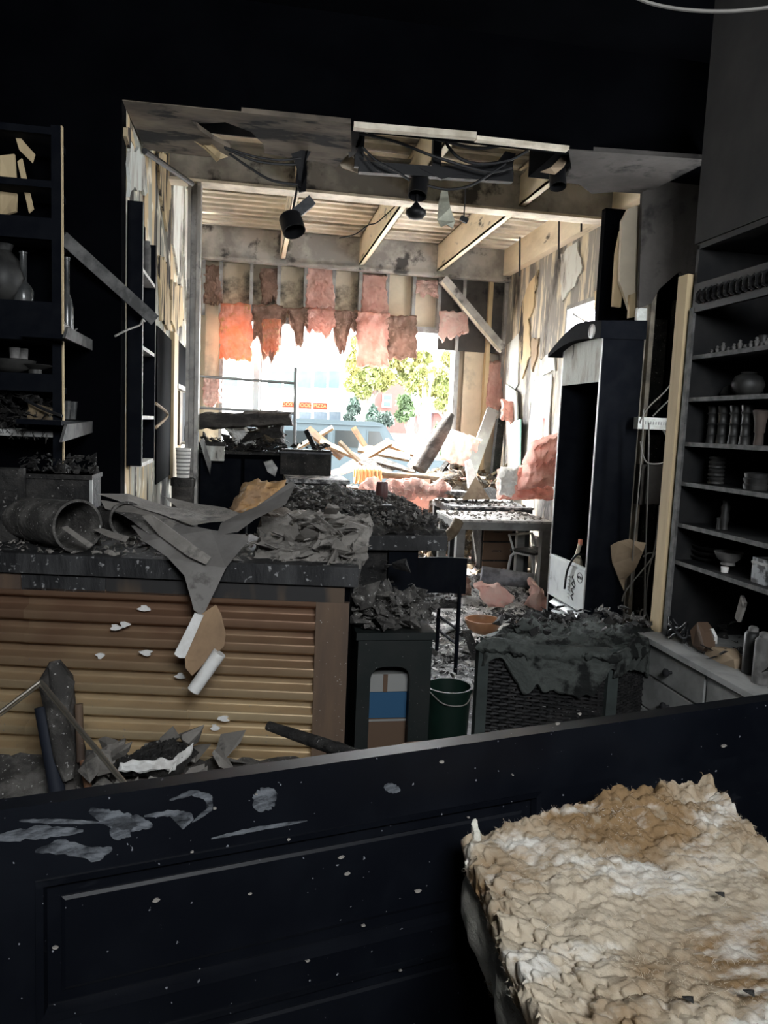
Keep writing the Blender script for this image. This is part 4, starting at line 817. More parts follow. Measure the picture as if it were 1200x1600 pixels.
o = scatter_mesh(random.Random(4), 300, lambda r: (E0.lerp(E2, r.uniform(.12, .95)) + V((0, r.uniform(-.03, .25), HT + .03 + .06 * r.random()))), .008, .045, w=(2, 3, 3)).build('burnt_scraps', CHAR); tag(o, 'burnt scraps scattered on the wicker chest lid', 'debris', kind='stuff')
o = rollshape([E0 + V((.17, .06, HT + .03)), E0 + V((.21, .06, HT + .07)), E0 + V((.26, .05, HT + .06)), E0 + V((.32, .04, HT + .02))], [.02, .035, .035, .015], 33).build('melted_lump', FUNGUS, smooth=True); tag(o, 'grey melted lump on the left end of the wicker chest', 'lump')

# ================================================================== HUTCH ON THE RIGHT
XH = 2.0
hu = thing('open_hutch', 'sooted open hutch with carved frieze and grey drawers', 'hutch', (2.2, 2.85, 0))
Y0, Y1 = 2.2, 3.335; zsh = [qx(1110, y, XH).z for y in (552, 620, 693, 759, 829, 893)]
MB().bb(XH, Y1 - .02, .62, 2.41, Y1, 2.48).build('side_panel', HUTCH, hu); MB().bb(XH, Y0, .62, 2.41, Y0 + .02, 2.48).build('side_panel', HUTCH, hu)
MB().bb(2.395, Y0, .62, 2.415, Y1, 2.48).build('back_board', SOOT, hu); MB().bb(XH, Y0, 2.46, 2.41, Y1, 2.485).build('top_board', HUTCH, hu)
MB().bb(XH - .012, Y1 - .035, .62, XH, Y1, 2.2).build('face_frame', SHELFM, hu)
for k, z in enumerate(zsh): MB().bb(XH + .004 + .02 * (k == 0), Y0 + .02, z - .018, 2.395, Y1 - .02, z).build('shelf_board', HUTCH, hu); MB().bb(XH - .001, Y0 + .02, z - .018, XH + .004 + .02 * (k == 0), Y1 - .02, z + .001).build('shelf_edge', SHELFM, hu)
za, zb = qx(1110, 483, XH).z, qx(1110, 438, XH).z
fr = MB().bb(XH - .01, Y0, za, XH + .01, Y1 - .02, zb).build('carved_frieze', HUTCH, hu)
mb = MB(); rng = random.Random(9)
for k in range(26):
    yy = Y1 - .05 - k * .042; zc = (za + zb) / 2
    for s_ in (-1, 1):
        mb.tube([V((XH - .012, yy, zc)), V((XH - .02, yy - .012, zc + s_ * .018)), V((XH - .016, yy - .03, zc + s_ * .03)), V((XH - .012, yy - .04, zc + s_ * .018))], [.005, .007, .006, .002], 5)
cv = mb.build('leaf_carving', HUTCH, fr); cv['kind'] = 'stuff'
ZD = .60; XD = 1.90
zD = qx(1040, 1008, XD).z
bs = MB().bb(XD + .012, Y0, 0, 2.41, Y1 + .03, zD - .025).build('base', DRAWM, hu)
MB().bb(XD - .02, Y0, zD - .025, 2.415, Y1 + .045, zD).build('ledge', DRAWM, hu)
yy = [Y1 + .01, qx(1105, 1075, XD).y + .012, Y0 + .3, Y0 + .05]; drow = [(zD - .04, zD - .175), (zD - .19, zD - .34), (zD - .355, .03)]
for r_ in drow:
    for a, b in zip(yy, yy[1:]):
        d = MB().bb(XD, b + .012, r_[1], XD + .02, a - .012, r_[0]).build('drawer', DRAWM, hu)
        MB().lathe([(.007, 0), (.007, .015), (.018, .022), (.02, .032), (.012, .04), (.002, .04)], (XD, (a + b) / 2, (r_[0] + r_[1]) / 2), 14, rotM(0, -math.pi / 2, 0)).build('knob', INK, d, smooth=True)
# wares on the shelves
def ware(px, k, X, prof, name, label, m=CERAM, cat='pottery', group=None, n=14):
    P = qx(px, 640, X); return lath(name, label, prof, (X, P.y, zsh[k] + .0015), m, n, cat, group)
X_ = 2.10
for k in range(11):
    P = qx(1112 + k * 8.6, 550, X_); h = .035 + .012 * ((k * 7) % 3)
    lath('tiny_figurine', 'tiny sooty figurine in the row on the top hutch shelf', [(.014, 0), (.012, .012), (.007, .02), (.011, h * .7), (.006, h * .8), (.008, h * .92), (.002, h)], (X_, P.y, zsh[0] + .001), CERAML, 10, 'figurine', 'figurines on the top hutch shelf')
P = qx(1123, 545, X_ + .05); lath('thin_candlestick', 'thin upright stick standing behind the figurine row', [(.012, 0), (.005, .01), (.006, .085), (.002, .09)], (X_ + .05, P.y, zsh[0] + .001), CERAM, 8, 'candlestick')
P = qx(1192, 545, X_ + .05); lath('small_jar', 'small dark jar at the right of the figurine row', [(.018, 0), (.026, .03), (.02, .055), (.024, .07), (.016, .07)], (X_ + .05, P.y, zsh[0] + .001), CERAM, 12, 'jar')
ware(1165, 1, X_ + .03, [(.03, 0), (.06, .025), (.07, .055), (.055, .09), (.03, .1), (.034, .108), (.02, .108)], 'round_pot', 'round dark pot on the second hutch shelf', n=18, cat='pot')
ware(1138, 1, X_ + .05, [(.03, 0), (.042, .02), (.03, .05), (.01, .06)], 'small_pot', 'low dark pot left of the round pot', cat='pot')
lab = ['first', 'second', 'third', 'fourth']
for k, px in enumerate((1115, 1131, 1150, 1168)):
    h = .165; ware(px, 2, 2.07, [(.024, 0), (.021, .03), (.024, .035), (.019, .04), (.019, .08), (.025, .086), (.019, .092), (.019, .125), (.026, .133), (.02, .14), (.024, h), (.018, h)], 'segmented_vase', lab[k] + ' segmented dark vase from the left in the hutch row', group='segmented vases on the hutch shelf', cat='vase')
ware(1190, 2, 2.07, [(.02, 0), (.017, .05), (.022, .055), (.022, .09), (.033, .14), (.027, .145)], 'flared_vase', 'flared brownish vase right of the segmented vases', mat('brown_sooty_clay', (.08, .06, .05), (.05, .042, .038), 6), cat='vase')
ring_p = [(.028, 0)]
for k in range(6): ring_p += [(.036 - .002 * (k % 2), .004 + k * .018), (.036, .012 + k * .018), (.028, .017 + k * .018)]
ware(1128, 3, 2.08, ring_p + [(.038, .118), (.03, .125), (.02, .12)], 'ribbed_jar', 'tall ribbed dark jar on the fourth hutch shelf', cat='jar', n=18)
ware(1192, 3, 2.08, [(.045, 0), (.05, .02), (.044, .026), (.05, .045), (.044, .05), (.048, .068), (.03, .072)], 'ribbed_jar', 'squat ribbed dark jar right of the tall ribbed one', cat='jar', n=18)
ware(1148, 4, 2.09, [(.016, 0), (.014, .02), (.02, .05), (.016, .07), (.02, .1), (.012, .112), (.015, .128), (.004, .134)], 'slim_statuette', 'slim dark statuette on the fifth hutch shelf', cat='statuette')
ware(1139, 4, 2.06, [(.009, 0), (.007, .03), (.01, .05), (.003, .055)], 'tiny_statuette', 'tiny dark statuette left of the slim one', cat='statuette')
for k in range(3): P = qx(1106, 880, 2.16); lath('stacked_dish', ('bottom', 'middle', 'top')[k] + ' dark dish of the stack on the lowest hutch shelf', [(.05, 0), (.075, .012), (.085, .022), (.08, .022), (.04, .006)], (2.16, P.y - .01, zsh[5] + .002 + .026 * k), CERAM, 20, 'dish')
P = qx(1137, 885, 2.10); lath('footed_bowl', 'dark footed bowl beside the dish stack', [(.03, 0), (.028, .012), (.05, .03), (.062, .058), (.057, .058), (.04, .03), (.01, .02)], (2.10, P.y, zsh[5] + .026), CERAML, 20, 'bowl')
P = qx(1132, 895, 2.05); lath('white_cup', 'small white cup under the footed bowl', [(.014, 0), (.017, .024), (.014, .024)], (2.05, P.y, zsh[5] + .002), GYPSUM, 10, 'cup')
P = qx(1188, 900, 2.06); bx = thing('metal_box', 'dented shiny metal box at the right of the lowest shelf', 'box', (2.06, P.y, zsh[5] + .002)); MB().bb(2.04, P.y - .06, zsh[5] + .002, 2.14, P.y + .03, zsh[5] + .105).build('body', mat('dented_tin', (.35, .36, .37), (.08, .08, .08), 18, (.45, .55), rough=.4, metal=.6), bx); MB().bb(2.036, P.y - .062, zsh[5] + .08, 2.144, P.y + .032, zsh[5] + .09).build('lid_rim', GREYMET, bx)
# clutter on the drawer ledge
for k, px in enumerate((1172, 1190)):
    P = qx(px, 1040, 2.0 + .04 * (1 - k)); h = (.19, .2)[k]
    t = thing('aerosol_can', ('dark', 'pale')[k] + ' tall aerosol can standing on the drawer ledge', 'can', (P.x, P.y, zD + .001))
    MB().lathe([(.03, 0), (.032, .005), (.032, h * .86), (.022, h * .92), (.008, h * .93)], (P.x, P.y, zD + .001), 16).build('body', (CERAM, CERAML)[k], t, smooth=True); MB().lathe([(.019, 0), (.019, .018), (.012, .024), (.004, .024)], (P.x, P.y, zD + h * .91), 12).build('cap', CERAML, t, smooth=True)
P = qx(1058, 985, 1.98); rng = random.Random(12)
for k in range(5):
    c = V((1.97, P.y - .02, zD + .035 + .014 * k)); r = .05 + .008 * (k % 3); pts = [c + V((r * .5 * math.cos(t), r * math.sin(t), .035 * math.sin(t * 2 + k) * .6)) for t in [i * 6.283 / 9 for i in range(10)]]
    cable('coiled_cable', ('lowest', 'second lowest', 'middle', 'second highest', 'topmost')[k] + ' loop of black cable coiled at the end of the drawer ledge', pts, .006, WIREB)
for k, (pts, m, l) in enumerate((([(1082, 985), (1092, 972), (1100, 988), (1108, 1012), (1096, 1020), (1082, 1008)], BROWNP, 'brown crumpled rag on the drawer ledge beside the cables'), ([(1098, 1022), (1112, 1010), (1130, 1014), (1150, 1030), (1146, 1048), (1120, 1040)], TANDRY, 'pale crumpled cloth in the middle of the drawer ledge'), ([(1105, 990), (1112, 982), (1120, 995), (1116, 1006), (1106, 1004)], GYPSUM, 'small white scrap above the pale crumpled cloth'), ([(1150, 965), (1158, 930), (1168, 942), (1160, 950), (1154, 972)], ASH, 'curled grey strip rising behind the pale cloth'))):
    o = MB().slab([qx(x, y, 1.99 + .02 * k) + V((.03 * nz3((x, y, k), .3), 0, 0)) for x, y in pts], (.05 if k < 2 else .015, 0, 0)).build('crumpled_rag', m); tag(o, l, 'rag')
o = scatter_mesh(rng, 90, lambda r: (r.uniform(1.95, 2.3), r.uniform(2.4, 3.3), zD + .01 + .08 * r.random() ** 2), .008, .05, w=(2, 2, 3)).build('char_debris', CHAR); tag(o, 'black char scraps along the back of the drawer ledge', 'debris', kind='stuff')
# conduit, wires, hanging paper and box in the stripped wall
cable('grey_conduit', 'grey conduit pipe running down the cream jamb', [q(1066, 560, 3.9), q(1060, 660, 3.9), q(1044, 800, 3.9), q(1031, 920, 3.9), q(1030, 945, 3.9), q(1040, 1000, 3.9), V((q(1040, 1060, 3.9).x, 3.9, .0))], .012, CONDUIT, cat='pipe')
wires = [[(1005, 640), (1003, 700), (990, 850), (985, 930)], [(1014, 660), (1012, 760), (1008, 880), (1006, 1000)], [(1062, 580), (1040, 610), (1010, 640), (1000, 660)], [(1068, 600), (1050, 620), (1030, 640), (1020, 650)], [(1000, 690), (1010, 722), (1040, 722), (1062, 705)], [(1040, 780), (1038, 830), (1020, 870), (980, 920), (972, 940)], [(1005, 870), (1016, 864), (1036, 868), (1048, 866)], [(1002, 1010), (1000, 960), (1008, 955), (1018, 985), (1020, 1010)], [(1000, 1010), (1020, 1000), (1035, 992), (1050, 990)], [(1030, 790), (1024, 850), (1012, 900), (1008, 960)], [(1036, 672), (1046, 690), (1052, 702)]]
for k, w in enumerate(wires): cable('loose_wire', 'thin grey wire dangling in the stripped stud wall', [q(x, y, 4.5 + .03 * (k % 4)) for x, y in w], .005, WIREM, group='wires in the stripped stud wall')
sheet('paper_scrap', 'tan torn paper scrap hanging low on the metal stud', [(955, 853, 4.55), (968, 846, 4.52), (985, 840, 4.5), (1008, 847, 4.5), (1004, 862, 4.48), (990, 890, 4.5), (978, 905, 4.52), (975, 925, 4.52), (968, 905, 4.53), (958, 880, 4.55)], TANDRY, d=.008, cat='paper', amp=.02, seed=7)
t = thing('junction_box', 'grey battered box hung among wires in the stud wall', 'box', q(1022, 795, 4.7))
a, b = q(1006, 726, 4.7), q(1042, 790, 4.7); MB().bb(a.x, 4.72, b.z, b.x, 4.85, a.z).build('body', SOOTGREY, t); MB().bb(a.x + .03, 4.70, b.z + .01, b.x - .03, 4.72, a.z - .01).build('cover', SOOTGREY, t)

# ================================================================== REAR ROOM
rng = random.Random(51)
# ---- burnt peninsula behind the bar, heaped with char
ZP = q(640, 838, 3.9).z; XP0, XP1 = .22, q(699, 850, 3.9).x
pe = thing('burnt_peninsula', 'black burnt side counter heaped with char behind the bar', 'counter', ((XP0 + XP1) / 2, 4.5, 0))
MB().bb(XP0, 3.9, ZP - .075, XP1, 5.5, ZP).build('top', SLABM, pe)
xk = q(652, 900, 3.95).x
MB().bb(q(606, 900, 3.95).x, 3.95, 0, xk, 4.0, ZP - .075).build('end_panel', BLACK, pe); MB().bb(XP0, 3.99, 0, q(606, 900, 3.95).x, 4.02, ZP - .075).build('recessed_panel', CHAR, pe)
MB().bb(XP0 + .02, 5.4, 0, xk, 5.44, ZP - .075).build('end_panel', BLACK, pe); MB().bb(xk - .03, 4.0, 0, xk, 5.4, ZP - .075).build('side_panel', BLACK, pe)
mh = lumpy((XP0 + .02, 3.98, ZP + .02), (XP1 - .02, 3.96, ZP + .02), (XP1 - .05, 5.45, ZP + .1), (XP0, 5.45, ZP + .1), (0, 0, -.03), 60, 70, .035, 6, .03, 7, fine=.03)
for p in mh.v:
    a = (p.x - XP0) / (XP1 - XP0); b = (p.y - 3.98) / 1.47; p.z += .09 * math.sin(max(0, min(1, b)) * 3.1) * max(0, 1 - abs(a - .35) * 1.5)
tag(mh.build('char_mound', CHAR, smooth=True), 'long dark mound of char on the burnt side counter', 'debris', kind='stuff')
o = scatter_mesh(rng, 2600, lambda r: (lambda a, b: (XP0 + a * (XP1 - XP0), 3.93 + b * 1.52, ZP + .03 + (.10 * math.sin(b * 3.1) * max(0, 1 - abs(a - .35) * 1.5) + .05) * r.random() ** .5))(r.random(), r.random()), .006, .035, w=(3, 3, 3)).build('char_crumbs', ASHD); tag(o, 'grey and black crumbs over the char mound', 'debris', kind='stuff')
CL = lump_protos('char_lump', LUMPS, .07, CHAR); CPt = lump_protos('char_plate', PLATES, .075, CHAR)
sp = []
for _ in range(26):
    a, b = rng.random(), rng.random(); sp.append(V((XP0 + a * (XP1 - XP0), 3.95 + b * 1.4, ZP + .05 + .09 * math.sin(b * 3.1) * max(0, 1 - abs(a - .35) * 1.5))))
pieces('char_plate', 'black char plate in the mound on the side counter', 'char', 'char plates on the side counter', CPt, sp, rng, .4, .5, 1.2)
o = lumpy(q(545, 792, 4.3), q(612, 790, 4.25), q(690, 838, 4.1), q(555, 838, 4.05), (0, .25, -.02), 40, 20, .015, 10, .015, 6, fine=.01).build('charred_board', CHAR); tag(o, 'broad charred board lying across the near end of the mound', 'board')
P = q(596, 786, 4.8); h = q(596, 753, 4.8).z - P.z
cu = thing('brown_cup', 'dark red brown tumbler standing upright on the char mound', 'cup', P)
MB().lathe([(.03, 0), (.037, .01), (.04, h * .5), (.036, h * .97), (.034, h), (.03, h), (.034, h * .5), (.026, .02), (.005, .02)], P, 16).build('body', CUPM, cu, smooth=True)
MB().lathe([(.0405, h * .2), (.042, h * .22), (.042, h * .25), (.0405, h * .27)], P, 16).build('band', CUPM, cu)
# rubble between bar end and peninsula
o = scatter_mesh(rng, 500, lambda r: (r.uniform(.2, .75), r.uniform(3.55, 3.93), .55 + .5 * r.random() * r.random()), .01, .05, w=(3, 3, 3)).build('char_crumbs', CHAR); tag(o, 'black rubble choking the gap behind the arched stool', 'debris', kind='stuff')
struct_block = MB().bb(.42, 3.62, 0, .62, 3.9, .62).build('charred_box', CHAR); tag(struct_block, 'charred box buried between the bar end and side counter', 'box')

# ---- black steel chair
Yc = 4.72
ch = thing('metal_chair', 'black metal chair with a wide flat backrest beside the side counter', 'chair', (q(690, 1000, Yc).x, Yc + .2, 0))
xa, xb = q(648, 900, Yc).x, q(729, 900, Yc).x; za, zb = q(690, 872, Yc).z, q(690, 928, Yc).z
mb = MB(); nb = 10
vs_ = []
for k in range(nb + 1):
    a = k / nb; x = xa + (xb - xa) * a; bow = .03 * math.sin(a * math.pi); dz = -.004 * abs(a - .5)
    vs_ += [V((x, Yc + bow, zb)), V((x, Yc + bow, za + dz)), V((x, Yc + bow + .018, za + dz)), V((x, Yc + bow + .018, zb))]
fs = [(0, 1, 2, 3), (nb * 4 + 3, nb * 4 + 2, nb * 4 + 1, nb * 4)]
for k in range(nb):
    for j in range(4): fs.append((k * 4 + j, (k + 1) * 4 + j, (k + 1) * 4 + (j + 1) % 4, k * 4 + (j + 1) % 4))
mb.add(vs_, fs).build('backrest', BLACK, ch)
for x, y in ((xb - .035, Yc + .02), (xb - .075, Yc + .38), (xa + .03, Yc + .02), (xa + .03, Yc + .38)):
    MB().tube([V((x, y, 0)), V((x, y, (zb + .05) if y < Yc + .1 else .46))], .014, 8).build('leg', BLACK, ch, smooth=True)
MB().bb(xa, Yc + .02, .44, xb - .02, Yc + .42, .47).build('seat', CHAR, ch)
for z in (.2, .3): MB().tube([V((xb - .035, Yc + .02, z)), V((xb - .075, Yc + .38, z))], .009, 6).build('stretcher', BLACK, ch)
o = lumpy((xa + .02, Yc + .04, .478), (xb - .03, Yc + .04, .478), (xb - .04, Yc + .4, .478), (xa + .02, Yc + .4, .478), (0, 0, -.006), 16, 16, .02, 12, .02, 4, fine=.03).build('seat_ash', CHAR, ch)

# ---- tall black display cabinet with a white bin front
XC = 2.2
ya, yb = 4.66, 5.28; zt = qx(940, 512, XC).z
dc = thing('display_cabinet', 'tall black open display cabinet with a curved top visor', 'cabinet', (2.32, 5.0, 0))
XR = q(986, 800, ya).x
MB().bb(XC, ya, 0, XR, ya + .02, zt).build('side_panel', BLACK, dc); MB().bb(XC, yb - .02, 0, XR, yb, zt).build('side_panel', BLACK, dc)
MB().bb(XR - .02, ya + .02, 0, XR, yb - .02, zt).build('back_panel', SOOT, dc)
for y_ in (ya, yb - .012): MB().bb(XC - .006, y_, 0, XC, y_ + .012, zt - .05).build('edge_strip', GREYMET, dc)
z0, z1 = qx(930, 597, XC).z, qx(930, 530, XC).z
MB().bb(XC - .005, ya + .012, z0, XC + .01, yb - .012, z1).build('flaked_header', PALEWALL, dc)
mb = MB(); N_ = 12; vs_ = []
for k in range(N_ + 1):                                  # curved visor
    a = k / N_; yy_ = ya - .02 + (yb - ya + .12) * a; dz = .07 * math.sin(a * 2.6) - .10 * a; out = .05 * a; tk = 1 - .85 * max(0, a - .45) / .55
    vs_ += [V((XC - .03 - out, yy_, z1 + dz - .01)), V((XC - .03 - out, yy_, z1 + .10 * tk + dz)), V((XR, yy_, z1 + .12 * tk + dz)), V((XR, yy_, z1 + dz))]
fs = [(0, 1, 2, 3), (N_ * 4 + 3, N_ * 4 + 2, N_ * 4 + 1, N_ * 4)] + [(k * 4 + j, (k + 1) * 4 + j, (k + 1) * 4 + (j + 1) % 4, k * 4 + (j + 1) % 4) for k in range(N_) for j in range(4)]
vi = mb.add(vs_, fs).build('visor', BLACK, dc, smooth=True)
Pm = qx(930, 518, XC - .06); MB().lathe([(.045, 0), (.045, .006), (.038, .008), (.038, .004)], Pm + V((-.02, 0, 0)), 16, rotM(0, -math.pi / 2, 0)).build('oval_badge', GREYMET, vi)
zb1 = qx(918, 890, XC).z; zb0 = qx(918, 962, XC).z
bn = MB().bb(XC - .004, ya + .014, zb0, XC + .02, yb - .014, zb1).build('white_front', WHITEB, dc)
MB().bb(XC - .008, ya + .014, zb1 - .02, XC - .003, yb - .014, zb1 - .008).build('rib', WHITEB, bn); MB().bb(XC - .008, ya + .014, zb0, XC - .003, yb - .014, zb0 + .012).build('rib', WHITEB, bn)
# printed marks on the white front, turned on their side as in the place
def on_front(yy_, zz): return V((XC - .0055, yy_, zz))
Pm = qx(907, 903, XC); mb = MB(); n = 20
for r0, r1 in ((.036, .030),):
    vs_ = [on_front(Pm.y + .045 / .036 * r * math.cos(t), Pm.z + r * math.sin(t)) for r in (r0, r1) for t in [i * 6.283 / n for i in range(n)]]
    mb.add(vs_, [(i, (i + 1) % n, n + (i + 1) % n, n + i) for i in range(n)])
mb.build('oval_emblem', INK, bn)
def text_mesh(txt, size, name, m, parent, mw):
    cu_ = bpy.data.curves.new(name, 'FONT'); cu_.body = txt; cu_.size = size; cu_.align_x = 'CENTER'; cu_.align_y = 'CENTER'; cu_.extrude = .001
    to = bpy.data.objects.new('tmp', cu_); COL.objects.link(to); dg = bpy.context.evaluated_depsgraph_get(); me = bpy.data.meshes.new_from_object(to.evaluated_get(dg)); bpy.data.objects.remove(to)
    me.materials.clear(); me.materials.append(m); o = bpy.data.objects.new(name, me); COL.objects.link(o); o.parent = parent
    mw = mw.copy(); mw.translation = mw.translation - ORG[parent.name]; o.matrix_local = mw; ORG[o.name] = ORG[parent.name]; return o
FR = Matrix(((0, 0, -1), (-1, 0, 0), (0, 1, 0))).to_4x4()
text_mesh('NOLA', .03, 'emblem_lettering', INK, bn, Matrix.Translation(on_front(Pm.y, Pm.z)) @ FR)
Ps = qx(896, 915, XC); mb = MB()
mb.tube([on_front(Ps.y + .02 * math.sin(i * 1.7), Ps.z + .07 - .012 * i) for i in range(15)], .004, 5).tube([on_front(Ps.y - .03 + .01 * math.sin(i * 2.3), Ps.z + .03 - .01 * i) for i in range(5)], .003, 5)
mb.build('script_lettering', INK, bn)
Ps = qx(890, 915, XC); mb = MB()
for i in range(7): mb.tube([on_front(Ps.y + .018 * math.cos(t), Ps.z + .06 - i * .024 + .007 * math.sin(t)) for t in (0, .8, 1.6, 2.4, 3.2, 4.0)], .0018, 4)
mb.build('small_lettering', GREYMET, bn)
zz = zb0 - .004
for k in range(7):
    z_a = zz - k * .082
    if z_a - .09 < 0: break
    MB().slab([V((XC + .05, ya + .02, z_a)), V((XC - .012, ya + .02, z_a - .05)), V((XC + .03, ya + .02, z_a - .085))] , (0, yb - ya - .075, 0)).build('angled_slat', WHITEB, dc)
MB().bb(XC + .06, ya + .02, .02, XC + .07, yb - .02, zb0).build('slat_backing', SOOT, dc)
MB().bb(XC + .025, ya + .02, zb1 - .2, XR - .02, yb - .02, zb1 - .18).build('inner_shelf', CHAR, dc)
P = qx(905, 875, XC + .1)
t = thing('white_sprayer', 'cream white sprayer head lying in the cabinet bin', 'sprayer', (2.3, P.y, zb1 - .18))
rollshape([V((2.29, P.y, zb1 - .17)), V((2.28, P.y, zb1 - .06)), V((2.28, P.y - .01, zb1 + .03))], [.03, .05, .02], 3).build('body', CREAM, t, smooth=True)
MB().tube([V((2.27, P.y, zb1 + .0)), V((2.26, P.y - .06, zb1 + .08)), V((2.26, P.y - .08, zb1 + .13))], .014, 8).build('nozzle', CREAM, t, smooth=True); MB().tube([V((2.27, P.y - .02, zb1 - .1)), V((2.24, P.y - .08, zb1 + .03))], .012, 8).build('lever', CREAM, t, smooth=True)
MB().box((2.26, P.y - .085, zb1 + .14), (.02, .03, .04)).build('orange_tip', PINKO, t)
cable('black_hose', 'black hose hanging over the white bin front', [V((2.28, P.y - .12, zb1 + .06)), qx(900, 868, XC - .015), qx(887, 890, XC - .02), qx(882, 920, XC - .02)], .008, WIREB, cat='hose')
o = rollshape([V((2.3, ya + .3, zb1 - .12)), V((2.3, ya + .56, zb1 - .1))], [.06, .06], 8).build('rolled_bag', CHARLOG, smooth=True); tag(o, 'brown rolled bag in the cabinet bin behind the white front', 'bag')

# ---- tables
def table(name, label, x0, x1, y0, y1, zt, th, top, leg_m, lw=.07):
    t = thing(name, label, 'table', ((x0 + x1) / 2, (y0 + y1) / 2, 0))
    tp = MB().bb(x0, y0, zt - .02, x1, y1, zt).build('table_top', top, t)
    MB().bb(x0 + .01, y0 + .01, zt - th, x1 - .01, y0 + .03, zt - .02).bb(x0 + .01, y0 + .03, zt - th, x0 + .03, y1 - .01, zt - .02).bb(x1 - .03, y0 + .03, zt - th, x1 - .01, y1 - .01, zt - .02).build('apron', leg_m, t)
    for x in (x0 + lw / 2 + .02, x1 - lw / 2 - .02):
        for y_ in (y0 + lw / 2 + .02, y1 - lw / 2 - .02): MB().bb(x - lw / 2, y_ - lw / 2, 0, x + lw / 2, y_ + lw / 2, zt - .03).build('leg', leg_m, t)
    return t
TG = mat('grey_table_paint', (.2, .205, .2), (.13, .13, .128), 5, rough=.6)
a = qz(713, 812, .8); b = qz(683, 797, .8)
table('work_table', 'grey work table with an ash covered top', a.x, 2.75, a.y, b.y, .8, .09, DUSTYW, TG, .075)
a2 = qz(707, 791, .84); b2 = qz(681, 780, .84)
table('low_table', 'darker table just behind the ash covered work table', a2.x - .02, 2.85, a2.y, b2.y + .15, .84, .07, DUSTY, mat('black_table_paint', (.03, .033, .036), rough=.6))
rng = random.Random(61)
o = scatter_mesh(rng, 260, lambda r: (r.uniform(a.x, 2.7), r.uniform(a.y + .02, b.y), .803 + .01 * r.random()), .006, .03, w=(2, 5, 2)).build('ash_crumbs', ASH); tag(o, 'pale ash flakes covering the work table top', 'debris', kind='stuff')
o = scatter_mesh(rng, 200, lambda r: (r.uniform(a2.x, 2.8), r.uniform(a2.y + .02, b2.y), .843 + .015 * r.random()), .008, .04, w=(2, 5, 2)).build('char_crumbs', ASHD); tag(o, 'dark crumbs on the table behind the work table', 'debris', kind='stuff')
Yq = (a2.y + b2.y) / 2
def pyr(name, label, pts, apex, Y, m, cat): 
    B = [q(x, y, Y + dy) for x, y, dy in pts]; A_ = q(*apex, Y + .1); tag(MB().add(B + [A_], [tuple(range(len(B)))] + [(i, (i + 1) % len(B), len(B)) for i in range(len(B))]).build(name, m), label, cat)
pyr('plaster_cone', 'pale pointed plaster lump standing on the dark table', [(722, 781, 0), (766, 780, 0), (756, 775, .3), (730, 776, .3)], (743, 744), Yq, LUMBP, 'lump')
sheet('pale_post', 'pale broken post end rising behind the pointed plaster lump', [(728, 722, Yq + .3), (736, 718, Yq + .3), (748, 752, Yq + .25), (744, 764, Yq + .25), (733, 764, Yq + .25)], GYPSUM, d=.06, cat='post')
sheet('black_board', 'black board propped on edge right of the plaster lump', [(753, 764, Yq + .1), (770, 761, Yq + .2), (792, 778, Yq + .1), (786, 781, Yq), (766, 780, Yq)], CHAR, d=.04, cat='board')
MBx = MB().box(q(715, 770, Yq + .25), (.30, .3, .04), rotM(0, .05, .3)).build('grey_slab', DUSTY); tag(MBx, 'flat dusty slab left of the pointed plaster lump', 'slab')
# under the tables: drawers and tube frame chairs
x0, x1 = q(752, 860, 7.6).x, q(800, 860, 7.6).x
db = thing('drawer_box', 'brown three drawer box under the table', 'drawers', ((x0 + x1) / 2, 7.7, 0))
MB().bb(x0, 7.62, 0, x1 + .08, 7.95, .66).build('carcass', CHAR, db)
for k in range(3): 
    d = MB().bb(x0 + .02, 7.6, .06 + k * .2, x1 - .01, 7.62, .24 + k * .2).build('drawer', BROWNP, db); MB().bb((x0 + x1) / 2 - .05, 7.595, .15 + k * .2, (x0 + x1) / 2 + .05, 7.6, .16 + k * .2).build('pull', CHAR, d)
def tube_chair(label, px, Y, rz):
    P = q(px, 900, Y); t = thing('tube_chair', label, 'chair', (P.x, Y, 0), 'tube frame chairs under the table')
    o0 = V((P.x, Y, 0))
    for s_ in (-.19, .19):
        MB().tube([o0 + V((s_, -.2, 0)), o0 + V((s_ * .9, -.14, .40)), o0 + V((s_ * .85, -.1, .44)), o0 + V((s_ * .85, .1, .44)), o0 + V((s_ * .9, .14, .40)), o0 + V((s_, .2, 0))], .014, 8).build('leg_frame', CONDUIT, t, smooth=True)
    MB().tube([o0 + V((-.17, .1, .44)), o0 + V((-.17, .18, .6)), o0 + V((.17, .18, .6)), o0 + V((.17, .1, .44))], .013, 8).build('back_frame', CONDUIT, t, smooth=True)
    MB().box(o0 + V((0, 0, .46)), (.36, .3, .02)).build('seat', CHAR, t); t.rotation_euler = (0, 0, rz); return t
tube_chair('left tube frame chair skeleton under the work table', 832, 7.0, .5)
tube_chair('right tube frame chair skeleton next to the display cabinet', 872, 7.3, -.6)
cable('pale_pipe', 'pale bent plastic pipe at the left end of the work table', [q(668, 822, 6.6), q(690, 838, 6.5), q(706, 832, 6.4), q(716, 815, 6.45)], .05, LUMBP, cat='pipe', n=10)

